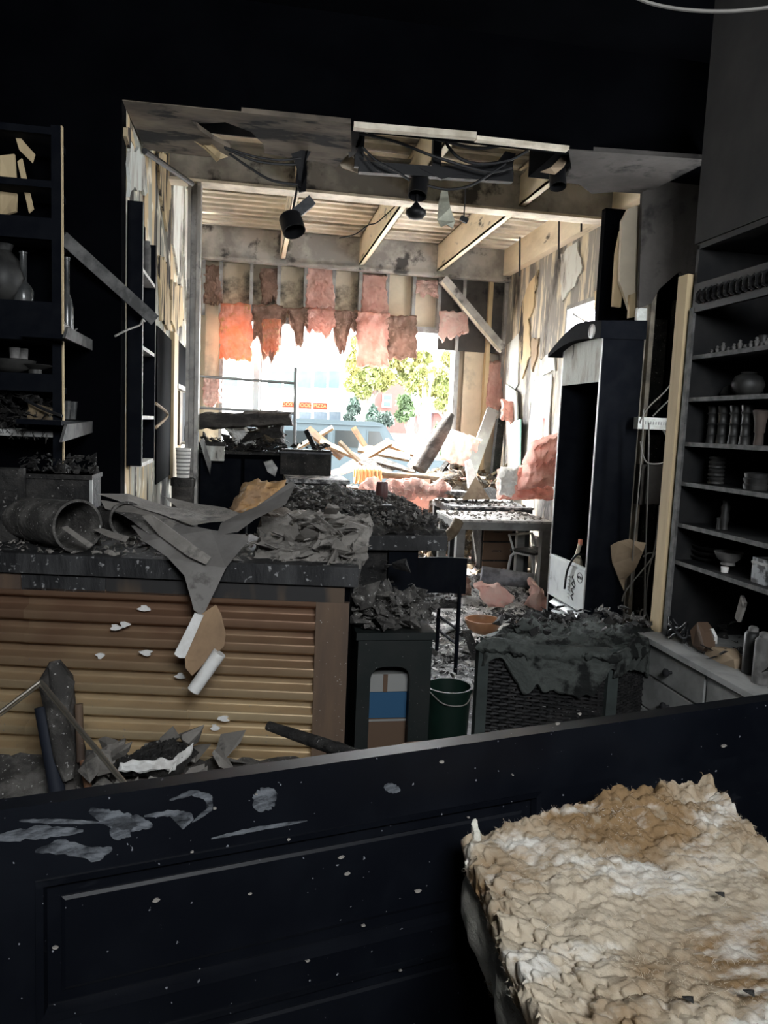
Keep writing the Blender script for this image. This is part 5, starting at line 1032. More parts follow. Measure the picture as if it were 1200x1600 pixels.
# ---- floor litter
rng = random.Random(71)
FLIT = mat('pale_floor_litter', (.6, .59, .57), (.35, .34, .32), 9, rough=.95, bump=.4)
def fl(r): return (r.uniform(.95, 2.9), 4.3 + 4.2 * r.random(), .01 + .05 * r.random() ** 2)
o = scatter_mesh(rng, 2600, fl, .006, .05, w=(3, 4, 3)).build('floor_litter', FLIT); tag(o, 'pale ash and plaster litter over the rear room floor', 'debris', kind='stuff')
o = scatter_mesh(rng, 1800, fl, .006, .06, w=(3, 3, 4)).build('floor_char', CHAR); tag(o, 'black char fragments over the rear room floor', 'debris', kind='stuff')
o = lumpy((.95, 5.0, .02), (2.2, 5.0, .02), (2.9, 8.2, .16), (.9, 8.2, .16), (0, 0, -.02), 60, 80, .06, 3.5, .04, 4, fine=.05).build('litter_mound', mat('mixed_ash_floor', (.35, .34, .33), (.03, .03, .03), 9, (.46, .56), rough=.95, bump=.8, c4=(.7, .69, .67), scale4=40, thr4=(.58, .66)), smooth=True); tag(o, 'low uneven bank of ash across the rear floor', 'debris', kind='stuff')
FP = lump_protos('floor_shard', PLATES, .12, FLIT); FC = lump_protos('floor_char_piece', PLATES, .13, CHAR)
sp = [V((q(rng.uniform(650, 850), 980, Y).x, Y, .03 + .07 * rng.random())) for Y in [rng.uniform(5.0, 7.6) for _ in range(26)]]
pieces('floor_shard', 'pale plaster shard lying on the rear room floor', 'plaster', 'plaster shards on the rear floor', FP, sp, rng, .3, .5, 1.2)
sp = [V((q(rng.uniform(650, 850), 980, Y).x, Y, .04 + .07 * rng.random())) for Y in [rng.uniform(4.9, 7.6) for _ in range(22)]]
pieces('floor_char_piece', 'black char plate lying on the rear room floor', 'char', 'char plates on the rear floor', FC, sp, rng, .3, .5, 1.2)
P = qz(754, 988, .12); bw = thing('clay_bowl', 'brown clay bowl with a white stick on the rear floor', 'bowl', P)
sR = 62 / 1200 * P.y / 2
MB().lathe([(sR * .5, 0), (sR * .8, .03), (sR * .97, .08), (sR, .1), (sR * .93, .1), (sR * .85, .07), (sR * .5, .02), (.005, .02)], P, 28).build('shell', TERRA, bw, smooth=True)
tag(MB().tube([P + V((-.03, -.03, .055)), P + V((.09, -.07, .075))], .014, 8).build('white_stick', GYPSUM, smooth=True), 'short white stick lying in the brown bowl', 'stick')
tag(MB().tube([q(752, 897, 6.6), q(832, 908, 6.5)], [.075, .07], 16).build('grey_duct', mat('ashen_duct', (.25, .25, .27), (.12, .12, .13), 8), smooth=True), 'grey round duct length lying under the work table', 'duct')
def blob(name, label, quad, Y, th, m, seed=1, amp=.03, freq=9, nu=26, nv=18, cat='insulation', dY=(0, 0, 0, 0), fine=.02, group=None):
    P_ = [q(x, y, Y + d) for (x, y), d in zip(quad, dY)]
    o = lumpy(P_[0], P_[1], P_[2], P_[3], (0, th, 0), nu, nv, amp, freq, .03, seed, fine=fine).build(name, m, smooth=True); return tag(o, label, cat, group)
o = fluff([q(740, 915, 6.0), q(770, 930, 5.95), q(800, 940, 5.9)], [.05, .09, .06], 40).build('insulation_roll', PINKP, smooth=True); tag(o, 'pale pink insulation roll on the floor behind the bowl', 'insulation')
o = fluff([q(826, 905, 6.2), q(838, 930, 6.1), q(845, 960, 6.0)], [.05, .08, .06], 44).build('insulation_tuft', PINKP, smooth=True); tag(o, 'greyish pink insulation tuft beside the white bin front', 'insulation')
o = fluff([q(690, 905, 6.6), q(720, 912, 6.5), q(735, 925, 6.4)], [.04, .08, .05], 47).build('insulation_tuft', PINKB, smooth=True); tag(o, 'sooty pink insulation tuft behind the chair', 'insulation')
sheet('light_patch_sheet', 'white sheet for the bright light patch on the floor behind the chair', [(640, 925, 7.0), (690, 928, 7.2), (712, 935, 7.1), (685, 945, 6.8), (640, 948, 6.6)], mat('light_patch_white', (.88, .9, .9), rough=.4), d=.03, amp=.002, cat='sheet')  # white sheet put in for the patch of light on the floor
sheet('charred_leaf_board', 'charred triangular board leaning beside the chair legs', [(722, 985, 4.95), (735, 985, 4.95), (760, 1040, 4.8), (755, 1060, 4.75), (738, 1028, 4.85)], CHAR, d=.02, cat='board')

# ---- left side of the rear room: niches, basket, bin, black cabinet
nc = wl                                       # flat dark panels on the peeling wall stand for the niches' darkness
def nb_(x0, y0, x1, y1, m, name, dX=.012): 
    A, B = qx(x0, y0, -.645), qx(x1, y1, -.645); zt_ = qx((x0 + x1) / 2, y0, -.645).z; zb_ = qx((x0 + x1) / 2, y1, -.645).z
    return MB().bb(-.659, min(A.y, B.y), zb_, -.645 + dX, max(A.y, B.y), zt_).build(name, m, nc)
nb_(247, 520, 269, 748, SOOT, 'niche_dark_panel', -.004); nb_(269, 520, 273, 745, CREAMWD, 'edge_strip', .02); nb_(273, 540, 301, 606, SOOT, 'niche_dark_panel', -.004); nb_(274, 606, 301, 612, GYPSUM, 'ledge', .03)
nb_(280, 614, 297, 690, BLACK, 'niche_dark_panel', -.002); nb_(278, 612, 281, 695, LUMBP, 'edge_strip', .02); nb_(296, 612, 298, 690, GYPSUM, 'edge_strip', .02)
P = qx(291, 690, -.6); lath('glass_bottle', 'small dark bottle in the framed niche of the left wall', bottle_prof(.27, .05, .02, .55), (-.57, P.y, P.z), GLASSY, 14, 'bottle'); 
MB().bb(-.64, P.y - .25, P.z - .02, -.5, P.y + .3, P.z - .001).build('ledge', GYPSUM, nc)
Yb = 5.75; P = q(286, 746, Yb); h = q(286, 700, Yb).z - P.z; w = 22 / 1200 * Yb / 2
bk = thing('woven_basket', 'pale grey woven basket on the black bin by the left wall', 'basket', P)
MB().lathe([(w * .85, 0), (w, h * .95), (w * 1.08, h), (w * .95, h), (w * .8, .02), (.004, .02)], P, 20).build('shell', GYPSUM, bk, smooth=True)
for k in range(7): zz = h * (.1 + .13 * k); MB().lathe([(w * (.86 + .14 * zz / h), zz), (w * (.9 + .14 * zz / h), zz + .006), (w * (.86 + .14 * zz / h), zz + .012)], P, 20).build('weave_band', WHITEP, bk)
bi = thing('black_bin', 'dark lidded bin under the woven basket', 'bin', (P.x, Yb, 0)); bw_ = 34 / 1200 * Yb / 2
MB().lathe([(bw_ * .85, 0), (bw_, P.z - .06), (bw_ * .9, P.z - .06)], (P.x, Yb, 0), 20).build('body', CHARLOG, bi, smooth=True); MB().lathe([(bw_ * 1.08, P.z - .06), (bw_ * 1.1, P.z - .01), (bw_ * .9, P.z - .001), (.01, P.z - .001)], (P.x, Yb, 0), 20).build('lid', CHAR, bi, smooth=True)
cable('broken_lath', 'thin pink lath snapped to a corner beside the wall niche', [qx(243, 630, -.6), qx(262, 648, -.6), qx(244, 668, -.6)], .01, TANDRY, cat='lath')
YK = 6.45; a, b = q(312, 700, YK), q(446, 790, YK)
kc = thing('black_cabinet', 'broad black burnt cabinet under the debris in mid room', 'cabinet', ((a.x + b.x) / 2, YK + .3, 0))
zK = q(380, 706, YK).z
MB().bb(a.x - .02, YK, 0, b.x, YK + .7, zK - .02).build('carcass', SOOT, kc); MB().bb(a.x - .03, YK - .02, zK - .02, b.x + .02, YK + .72, zK).build('top', CHAR, kc)
for k in range(2): 
    d = MB().bb(a.x + k * (b.x - a.x) / 2 + .01, YK - .012, .05, a.x + (k + 1) * (b.x - a.x) / 2 - .02, YK, zK - .06).build('door', BLACK, kc); MB().bb(a.x + (b.x - a.x) / 2 - .05 + k * .08, YK - .025, zK / 2, a.x + (b.x - a.x) / 2 - .035 + k * .08, YK - .012, zK / 2 + .12).build('handle', METALD, d)
rng = random.Random(81)
o = scatter_mesh(rng, 420, lambda r: (r.uniform(a.x, b.x), r.uniform(YK, YK + .6), zK + .01 + .1 * r.random() ** 1.5), .01, .07, w=(2, 4, 4)).build('char_scraps', CHAR); tag(o, 'black scraps heaped on the broad black cabinet', 'debris', kind='stuff')
DP = lump_protos('scorched_board_piece', PLATES, .16, CHAR); DP2 = lump_protos('pale_board_piece', PLATES, .13, LUMBP)
pieces('scorched_board_piece', 'black board piece in the pile on the broad cabinet', 'board', 'board pieces on the broad cabinet', DP, [V((rng.uniform(a.x + .1, b.x - .05), rng.uniform(YK + .1, YK + .6), zK + .05 + .14 * rng.random())) for _ in range(12)], rng, .5, .6, 1.1)
pieces('pale_board_piece', 'pale split board piece in the pile on the broad cabinet', 'board', 'pale board pieces on the broad cabinet', DP2, [V((rng.uniform(a.x + .1, b.x - .05), rng.uniform(YK + .1, YK + .6), zK + .06 + .16 * rng.random())) for _ in range(8)], rng, .5, .6, 1.1)
o = blob('pale_plank', 'white plank leaning in the pile under the charred log', [(355, 668), (382, 668), (398, 690), (372, 692)], YK + .2, .03, GYPSUM, amp=.006, cat='plank')
o = lumpy(q(313, 668, YK), q(456, 662, YK), q(452, 648, YK), q(313, 648, YK), (0, .16, 0), 50, 10, .018, 8, .02, 5, fine=.02).build('charred_log', CHARLOG, smooth=True); tag(o, 'long charred log lying on the rack rail', 'log')
o = lumpy(q(368, 652, YK + .05), q(440, 652, YK + .05), q(432, 642, YK + .08), q(384, 643, YK + .08), (0, .1, 0), 30, 8, .02, 10, .015, 8, fine=.01).build('grey_crust', ASH, smooth=True); tag(o, 'grey crust lying on top of the charred log', 'crust')
o = blob('charred_chunk', 'ribbed charred chunk under the right end of the log', [(405, 692), (440, 690), (440, 668), (408, 668)], YK + .15, .12, CHARLOG, amp=.02, cat='chunk')
# rack of thin rods
rk = thing('metal_rack', 'thin grey metal rack with one upright and two rails', 'rack', q(462, 705, 6.6))
Yr = 6.6; U0, U1 = q(462, 574, Yr), q(463, 712, Yr)
MB().tube([U0, V((U1.x, Yr, .02))], .013, 8).build('upright', CONDUIT, rk, smooth=True)
for y0, y1 in ((588, 599), (637, 646)): MB().tube([q(312, y0, Yr), q(461, y1, Yr)], .011, 8).build('rail', CONDUIT, rk, smooth=True)
Yd = 5.9; a, b = q(447, 748, Yd), q(547, 748, Yd); zS = a.z; 
ds = thing('dusty_counter', 'dark counter with a dust covered top near the window', 'counter', ((a.x + b.x) / 2, Yd + .3, 0))
MB().bb(a.x, Yd, zS - .03, b.x, Yd + .72, zS).build('top', DUSTY, ds); MB().bb(a.x + .02, Yd + .03, 0, b.x - .02, Yd + .68, zS - .03).build('carcass', CHAR, ds)
a2, b2 = q(436, 722, Yd + .75), q(512, 722, Yd + .75); zz = q(470, 701, Yd + .75).z
bx = thing('burnt_case', 'black burnt case lying on the back of the dusty counter', 'case', ((a2.x + b2.x) / 2, Yd + .6, zS)); MB().bb(a2.x, Yd + .45, zS + .002, b2.x, Yd + .71, zz).build('body', CHAR, bx); MB().bb(a2.x - .01, Yd + .44, zz - .03, b2.x + .01, Yd + .72, zz - .015).build('lid_seam', METALD, bx)
o = scatter_mesh(rng, 60, lambda r: (r.uniform(a2.x + .1, b2.x), r.uniform(Yd + .45, Yd + .7), zz + .01 + .04 * r.random()), .01, .05).build('char_scraps', CHAR); tag(o, 'char scraps lying on the burnt case', 'debris', kind='stuff')
tag(MB().beam(q(478, 672, 6.55), q(494, 704, 6.52), .03, .04).build('charred_stick', CHAR), 'short charred stick leaning above the burnt case', 'stick')
sheet('crumpled_foil', 'crumpled pale foil at the corner of the black cabinet', [(412, 720, 6.41), (425, 716, 6.41), (434, 730, 6.41), (430, 745, 6.41), (418, 738, 6.41)], GREYMET, d=.03, cat='foil', amp=.03)
sheet('bent_sheet_metal', 'bent grey panel standing at the left of the black cabinet', [(312, 690, 6.3), (318, 684, 6.3), (330, 722, 6.2), (328, 742, 6.2), (320, 716, 6.25)], GREYMET, d=.02, cat='panel', amp=.01)
t = thing('ash_box', 'small pale battered box on the black cabinet', 'box', q(338, 722, 6.35)); a, b = q(322, 690, 6.35), q(350, 720, 6.35); MB().bb(a.x, 6.3, b.z, b.x, 6.42, a.z).build('body', PALEWALL, t); MB().bb(a.x - .01, 6.29, a.z - .03, b.x + .01, 6.43, a.z).build('lid', CHAR, t)

# ---- debris bank at the storefront
rng = random.Random(91)
def bank_h(x, y_):
    h = 1.08 * math.exp(-((y_ - 9.3) / (2.0 if y_ < 9.3 else 1.0)) ** 2) * (.86 + .14 * math.sin(x * 2.6 + 1))
    if y_ < 8.7: h *= 1 - .8 * max(0, min(1, (x - 1.5) / .5)) * min(1, (8.7 - y_) / .4)
    h *= min(1, max(0, (y_ - 7.1) / .5)); return h * min(1, max(0, (x + .62) / .15))
def bank(r):
    x = r.uniform(-.4, 2.85); y_ = r.uniform(7.5, 10.4); return (x, y_, bank_h(x, y_) + .01 + .05 * r.random())
o = lumpy((-.6, 7.1, .02), (2.98, 7.1, .02), (2.95, 11.4, .02), (-.58, 11.4, .02), (0, 0, -.02), 90, 90, .06, 4, .04, 6, fine=.06)
for p in o.v: p.z += bank_h(p.x, p.y)
tag(o.build('rubble_bank', mat('mixed_rubble', (.085, .06, .038), (.035, .029, .023), 9, (.42, .58), c3=(.15, .14, .125), scale3=16, thr3=(.54, .6), rough=.95, bump=.9), smooth=True), 'bright bank of rubble spilling through the broken shop window', 'rubble', kind='stuff')
for n_, m_, nm, lb, s0, s1, w_ in ((1500, LUMBP, 'wood_scraps', 'pale wood scraps over the rubble bank', .015, .10, (2, 4, 5)), (700, mat('dusty_plaster_scrap', (.2, .19, .175), (.12, .112, .1), 9), 'plaster_scraps', 'white plaster scraps over the rubble bank', .012, .08, (3, 5, 1)), (500, LUMB, 'tan_scraps', 'tan splintered wood over the rubble bank', .015, .13, (1, 2, 6)), (600, ASHD, 'char_scraps', 'grey charred scraps over the rubble bank', .01, .09, (2, 3, 5)), (260, PINKP, 'fluff_scraps', 'pink fluff scraps over the rubble bank', .015, .07, (5, 1, 0))):
    o = scatter_mesh(rng, n_, bank, s0, s1, w=w_).build(nm, m_); tag(o, lb, 'debris', kind='stuff')
planks = [((480, 670), (535, 715), 9.4, .09, LUMB), ((500, 690), (600, 732), 9.3, .07, LUMBP), ((535, 735), (610, 690), 9.5, .10, LUMB), ((560, 700), (640, 715), 9.6, .12, LUMBP), ((575, 742), (690, 745), 8.8, .06, LUMBP), ((600, 690), (655, 712), 9.8, .10, LUMB), ((640, 730), (668, 690), 9.1, .06, GYPSUM), ((465, 700), (520, 668), 9.6, .05, LUMBP), ((515, 742), (560, 728), 9.0, .08, PINKP), ((552, 668), (585, 720), 9.7, .05, LUMB), ((690, 735), (722, 690), 9.05, .05, CHAR), ((620, 742), (672, 748), 8.7, .07, LUMB), ((470, 740), (500, 700), 9.1, .06, LUMBP), ((590, 722), (650, 738), 9.1, .05, ASHD), ((530, 690), (575, 735), 9.2, .035, LUMBP)]
pos = ['leftmost tan', 'long pale', 'tan cross-lying', 'broad pale', 'long flat pale', 'right-hand tan', 'upright white', 'thin pale upslanting', 'low pink-dusted', 'thin steep tan', 'black leaning', 'low tan', 'short pale leaning', 'thin grey', 'narrow pale']
for (a, b, Y, w, m), l in zip(planks, pos):
    tag(MB().beam(q(*a, Y), q(*b, Y - .12), w * 1.3, .035, up=(0, -.5, .8)).build('lumber_plank', m), l + ' plank in the rubble at the shop window', 'plank', 'planks in the window rubble')
A, B = q(655, 735, 8.9), q(706, 648, 9.12)
o = rollshape([A, A.lerp(B, .4), A.lerp(B, .8), B], [.085, .1, .08, .03], 60).build('charred_rafter', CHARLOG, smooth=True); tag(o, 'thick charred rafter leaning up against the window frame', 'beam')
sheet('dark_shingle', 'dark flat board in the rubble before the window', [(560, 722, 9.0), (590, 712, 9.2), (632, 728, 9.1), (600, 742, 8.9)], ASHD, d=.03, cat='board')
o = blob('insulation_batt', 'pale pink insulation batt draped on a post by the window', [(692, 716), (735, 728), (750, 690), (712, 674)], 8.75, .1, PINKP, 21, amp=.04)
tag(MB().beam(q(728, 722, 8.85), V((q(728, 722, 8.85).x + .02, 8.85, .0)), .05, .05).build('support_post', CHAR), 'charred post under the draped pale pink batt', 'post')
o = blob('insulation_batt', 'upright pink insulation batt beside the display cabinet', [(818, 765), (872, 755), (878, 680), (838, 692)], 7.0, .16, PINK, 23, amp=.06, dY=(0, -.2, 0, .2))
o = blob('insulation_batt', 'folded pink insulation batt lying on the dark table', [(786, 778), (866, 780), (858, 728), (786, 736)], 7.1, .2, PINK, 25, amp=.07, dY=(0, 0, .1, .2))
o = blob('insulation_fluff', 'white insulation fluff at the left edge of the folded batt', [(784, 770), (800, 774), (808, 732), (788, 736)], 7.05, .06, GYPSUM, 27, amp=.04)
for k in range(7):
    px = 560 + k * 18; o = fluff([q(px, 768 - (k % 3) * 4, 7.9), q(px + 22, 760 + (k % 2) * 8, 8.0), q(px + 34, 770, 7.85)], [.05, .09, .05], 70 + k).build('insulation_clump', (PINKP, PINKP, PINKO if k == 1 else PINKP)[k % 3], smooth=True); tag(o, ('first', 'second', 'third', 'fourth', 'fifth', 'sixth', 'seventh')[k] + ' pink insulation clump from the left in the row below the window', 'insulation', 'pink clumps below the window')
mb = MB(); cc_ = q(575, 742, 8.6)
for k in range(7): mb.tube([cc_ + V((-.14 + k * .045, .0, .09 * math.cos(t) - .0 + .0)) + V((0, .09 * math.sin(t), 0)) for t in [i * 6.283 / 10 for i in range(11)]], .02, 6)
tag(mb.build('orange_hose', mat('orange_coil', (.75, .42, .2), rough=.6), smooth=True), 'coiled orange hose lying in the window rubble', 'hose')
tag(MB().tube([q(585, 740, 8.55), q(690, 748, 8.4)], .03, 10).build('pale_pipe', LUMBP, smooth=True), 'long pale pipe right of the coiled orange hose', 'pipe')
o = MB().bb(q(632, 756, 8.4).x, 8.4, .55, q(672, 756, 8.4).x, 8.55, q(650, 748, 8.4).z).build('brick_block', mat('soft_red_brick', (.6, .3, .23), (.5, .25, .2), 10, rough=.9)); tag(o, 'soft red brick block below the pale pipe', 'brick')
A, B = q(770, 640, 8.95), q(735, 738, 8.7); tag(MB().beam(A, B, .06, .14, up=(1, 0, 0)).build('leaning_plank', STEEL), 'grey plank leaning in the corner right of the window', 'plank')
A, B = q(782, 655, 9.0), q(772, 745, 8.9); tag(MB().beam(A, B, .09, .1).build('charred_stud', CHAR), 'charred upright stud standing in the rear right corner', 'stud')
for k, (a, b) in enumerate((((772, 755), (800, 715)), ((780, 760), (806, 722)), ((768, 742), (790, 728)))): tag(MB().beam(q(*a, 8.6), q(*b, 8.7), .02, .02).build('thin_lath', LUMBP), ('lowest', 'middle', 'highest')[k] + ' of three thin laths fanned in the rear right corner', 'lath')

# ---- insulation in and below the storefront stud bays
def hang(label, x0, x1, y0, y1, m, seed, rag=.25, Y=9.22, th=.07, amp=.025, ragf=9, taper=0, nu=22, nv=30, orient=0):
    o = lumpy(q(x0, y0, Y), q(x1, y0 + 1, Y), q(x1 - taper, y1, Y - .06), q(x0 + taper, y1, Y - .06), (0, th, 0), nu, nv, amp, 9, .025, seed, rag=rag, ragf=ragf, fine=.02).build('insulation_batt', m, smooth=True); return tag(o, label, 'insulation')
hang('sooty pink batt in the leftmost stud bay', 320, 344, 416, 474, PINKB, 1, .1)
hang('torn pink batt tuft in the third stud bay', 408, 434, 420, 475, PINKB, 2, .3, taper=3)
hang('pink batt filling the fifth stud bay', 480, 521, 419, 484, PINK, 3, .08)
hang('pink batt filling the seventh stud bay above the long hanging strip', 567, 605, 430, 492, PINK, 4, .08)
hang('pink tuft at the top of the ninth stud bay', 651, 683, 438, 464, PINKP, 5, .4)
hang('orange scorched batt hanging lowest at the left of the window', 346, 391, 476, 562, PINKO, 6, .1, 9.1, amp=.03)
hang('ragged pink batt hanging right of the orange one', 396, 440, 478, 568, PINKB, 7, .62, 9.12, ragf=5, taper=3)
hang('slim orange strip hanging inside the ragged batt', 411, 436, 500, 556, PINKO, 17, .25, 9.02, taper=4)
hang('short ragged tuft over the middle of the window', 440, 480, 482, 540, PINKB, 8, .75, 9.12, ragf=6)
hang('short pink fringe hanging over the window centre', 482, 524, 484, 532, PINK, 9, .7, 9.12, ragf=7)
hang('thin torn fringe left of the long pink strip', 524, 562, 486, 560, PINKB, 10, .85, 9.12, ragf=6)
hang('long pink strip hanging down over the right window half', 560, 606, 490, 574, PINK, 11, .08, 9.08, amp=.035)
hang('dusty brown pink batt hanging right of the long pink strip', 606, 650, 494, 562, PINKB, 12, .12, 9.1)
hang('ragged pink tuft hanging at the upper right window corner', 690, 730, 488, 535, PINKP, 13, .55, 9.1, ragf=6)
hang('tall pink batt in the stud bay right of the window', 763, 784, 566, 640, PINK, 14, .1, 9.2)
hang('torn pink scrap in the left bay beside the rack', 320, 343, 592, 638, PINKP, 15, .4, 9.2)
hang('red pink scrap on the right wall near the corner', 787, 803, 628, 660, PINK, 16, .4, 8.6)

# ================================================================== CEILING FITTINGS AND WIRES
TR = mat('black_fitting', (.005, .005, .006), rough=.5)
fr = thing('hanger_grid', 'black metal hanger grid left in the torn ceiling hole', 'grid', q(640, 262, 4.62))
Yg = 4.62
MB().beam(q(560, 262, Yg), q(800, 278, Yg), .05, .06).build('cross_bar', TR, fr); MB().beam(q(563, 202, Yg), q(560, 262, Yg), .05, .04).build('hanger', TR, fr); MB().beam(q(683, 215, Yg), q(681, 268, Yg), .05, .045).build('hanger', TR, fr)
MB().beam(q(690, 268, Yg), q(800, 262, Yg), .04, .05).build('cross_bar', TR, fr); MB().slab([q(x, y, Yg - .03) for x, y in ((655, 262), (690, 280), (720, 272), (760, 282), (800, 262), (806, 240), (790, 236), (770, 262))], (0, .03, 0)).build('burnt_sheet', TR, fr)
# spotlights
def spot(label, hx, hy, x0, y0, x1, y1, Y, r, flip=False):
    t = thing('spotlight', label, 'spotlight', q(hx, hy, Y))
    A, B = q(x0, y0, Y), q(x1, y1, Y - .05); ax = (B - A); L_ = ax.length; R = ax.to_track_quat('Z', 'Y').to_matrix()
    MB().lathe([(r * .55, 0), (r * .95, L_ * .12), (r, L_ * .2), (r, L_), (r * .92, L_), (r * .85, L_ * .3), (.004, L_ * .28)], A, 20, R).build('can', TR, t, smooth=True)
    MB().tube([q(hx, hy, Y), A.lerp(B, .3)], .007, 6).build('stem', TR, t); return t, R
t, R = spot('black spotlight can hanging crooked on the left below the beam', 465, 290, 452, 336, 460, 362, 4.75, .068)
c = q(472, 326, 4.75); MB().box(c, (.15, .07, .06), rotM(0, -.75, .1)).build('driver_box', METALD, t)
t, R = spot('black spotlight can pointing down in the ceiling middle', 655, 262, 657, 268, 652, 306, 4.7, .058); 
P = q(650, 329, 4.66); MB().lathe([(.012, .045), (.03, .02), (.06, -.0), (.062, -.02), (.04, -.045), (.004, -.05)], P, 18).build('lamp_bulb', TR, t, smooth=True); MB().tube([q(652, 304, 4.68), P], .008, 6).build('lamp_cord', TR, t)
t, R = spot('short black can fixed at the right of the torn hole', 868, 248, 870, 258, 872, 292, 4.6, .05)
flap([(455, 240), (478, 232), (480, 222), (484, 222), (486, 236), (478, 252), (480, 270), (478, 298), (468, 300), (462, 285), (464, 262)], 4.66, TR, 'hanging_rag', None, d=(0, .02, 0), zj=.02); tag(bpy.data.objects['hanging_rag'], 'black charred rag hanging above the left spotlight', 'rag')
sheet('hanging_membrane', 'pale torn membrane hanging in the ceiling middle', [(690, 297, 4.75), (700, 297, 4.72), (704, 320, 4.7), (711, 345, 4.72), (707, 358, 4.7), (698, 352, 4.68), (690, 356, 4.7), (683, 345, 4.72), (685, 315, 4.75)], mat('pale_green_membrane', (.45, .45, .36), (.3, .3, .25), 8), d=.01, amp=.03, cat='membrane')
cable('dangling_wire', 'thin cord with a black clip hanging beside the membrane', [q(728, 290, 4.72), q(726, 320, 4.72), q(725, 338, 4.72)], .004, WIREB, cat='cord'); tag(MB().box(q(725, 343, 4.72), (.05, .02, .03), rotM(0, .4, 0)).build('cord_clip', TR), 'black clip at the end of the thin hanging cord', 'clip')
cw = [([(560, 208), (620, 222), (680, 245), (760, 268), (800, 262)], .008, 'upper long black cable'), ([(575, 208), (640, 208), (700, 222), (745, 232), (790, 226)], .009, 'topmost black cable'), ([(692, 216), (715, 245), (750, 256), (795, 250), (825, 235)], .009, 'looping black cable'), ([(668, 290), (700, 296), (735, 290), (765, 272), (790, 256)], .008, 'lowest sagging black cable'), ([(566, 230), (590, 252), (620, 268), (640, 282)], .007, 'short left black cable'), ([(352, 232), (395, 250), (430, 256), (462, 257)], .007, 'black cable under the soffit'), ([(358, 240), (390, 262), (425, 282), (465, 288)], .007, 'lower sagging black cable under the soffit'), ([(350, 230), (400, 245), (440, 250), (470, 247)], .006, 'thin black cable close under the soffit'), ([(566, 238), (585, 262), (600, 270)], .005, 'thin frayed cable at the hanger')]
for pts, r, l in cw: cable('hanging_cable', l + ' drooping across the torn ceiling', [q(x, y, 4.5) for x, y in pts], r, WIREB)
cable('hanging_cable', 'pale cable hanging across the upper right of the front room', [q(975, -12, 2.6), q(1020, 6, 2.6), q(1080, 16, 2.55), q(1150, 17, 2.5), q(1230, 8, 2.45)], .006, WIREM)
cable('dangling_wire', 'thin twisted wire hanging under the roof deck left of the second joist', [q(530, 372, 6.9), q(555, 366, 6.9), q(575, 352, 6.9), q(590, 347, 6.9), V((1.215, 6.9, 3.52))], .005, WIREB, cat='cord')

# ================================================================== OUTSIDE: STREET
YB_ = 45.0
PAINT = mat('white_render', (0.31, 0.31, 0.3038), (0.279, 0.2852, 0.2821), 2, rough=.8)
GLT = mat('teal_window_glass', (0.0124, 0.0248, 0.02232), (0.0217, 0.0341, 0.031), .8, rough=.3, spec=.15)
SHOPG = mat('shop_window_glass', (0.01116, 0.01612, 0.02108), (0.0217, 0.0279, 0.031), 1.2, rough=.3, spec=.15)
cb = thing('shop_building', 'white two storey shop building across the street', 'building', (q(450, 660, YB_).x, YB_, 0))
def fb(x0, y0, x1, y1, m, name, parent, out=.0, th=.15):
    a, b = q(x0, y0, YB_), q(x1, y1, YB_); return MB().bb(a.x, YB_ - out, b.z, b.x, YB_ - out + th, a.z).build(name, m, parent)
a, b = q(300, 500, YB_), q(547, 660, YB_)
MB().bb(a.x, YB_, -.02, b.x, YB_ + 8, 9.5).build('wall', PAINT, cb); MB().bb(a.x - .2, YB_ - .2, 9.5, b.x + .2, YB_ + 8.2, 9.8).build('roof', GREYMET, cb)
for x0, x1 in ((418, 441), (443, 460), (465, 487), (490, 511), (513, 531)): 
    w_ = fb(x0, 577, x1, 609, GREYMET, 'window', cb, .05, .1); fb(x0 + 1, 579, x1 - 1, 607, GLT, 'pane', w_, .08, .05)
for x0, x1 in ((345, 372), (318, 340)): w_ = fb(x0, 575, x1, 606, GREYMET, 'window', cb, .05, .1); fb(x0 + 1, 577, x1 - 1, 604, GLT, 'pane', w_, .08, .05)
for x0, x1 in ((418, 438), (441, 463), (466, 486), (489, 511), (513, 532)):
    w_ = fb(x0, 642, x1, 690, GREYMET, 'shop_window', cb, .05, .1); fb(x0 + 1, 643, x1 - 1, 688, SHOPG, 'pane', w_, .08, .05)
SIGNB = mat('red_sign_board', (0.0527, 0.00744, 0.00372), rough=.8, spec=.05); SIGNL = mat('yellow_sign_letters', (0.0615, 0.03267, 0.003075), rough=.5)
for (x0, x1, y0, y1, txt) in ((441, 461, 627, 637, 'DOST'), (467, 486, 628, 639, 'FOOD'), (489, 511, 629, 640, 'PIZZA')):
    s_ = fb(x0, y0, x1, y1, SIGNB, 'shop_sign', cb, .2, .15); P = q((x0 + x1) / 2, (y0 + y1) / 2, YB_ - .21)
    text_mesh(txt, .27 if len(txt) > 4 else .29, 'sign_lettering', SIGNL, s_, Matrix.Translation(P + V((0, -.012, 0))) @ Matrix.Rotation(math.pi / 2, 4, 'X'))
fb(513, 632, 532, 640, GREYMET, 'blank_fascia', cb, .2, .15); fb(418, 625, 438, 635, mat('pale_blue_fascia', (.3, .36, .4), rough=.6), 'blank_fascia', cb, .2, .15)

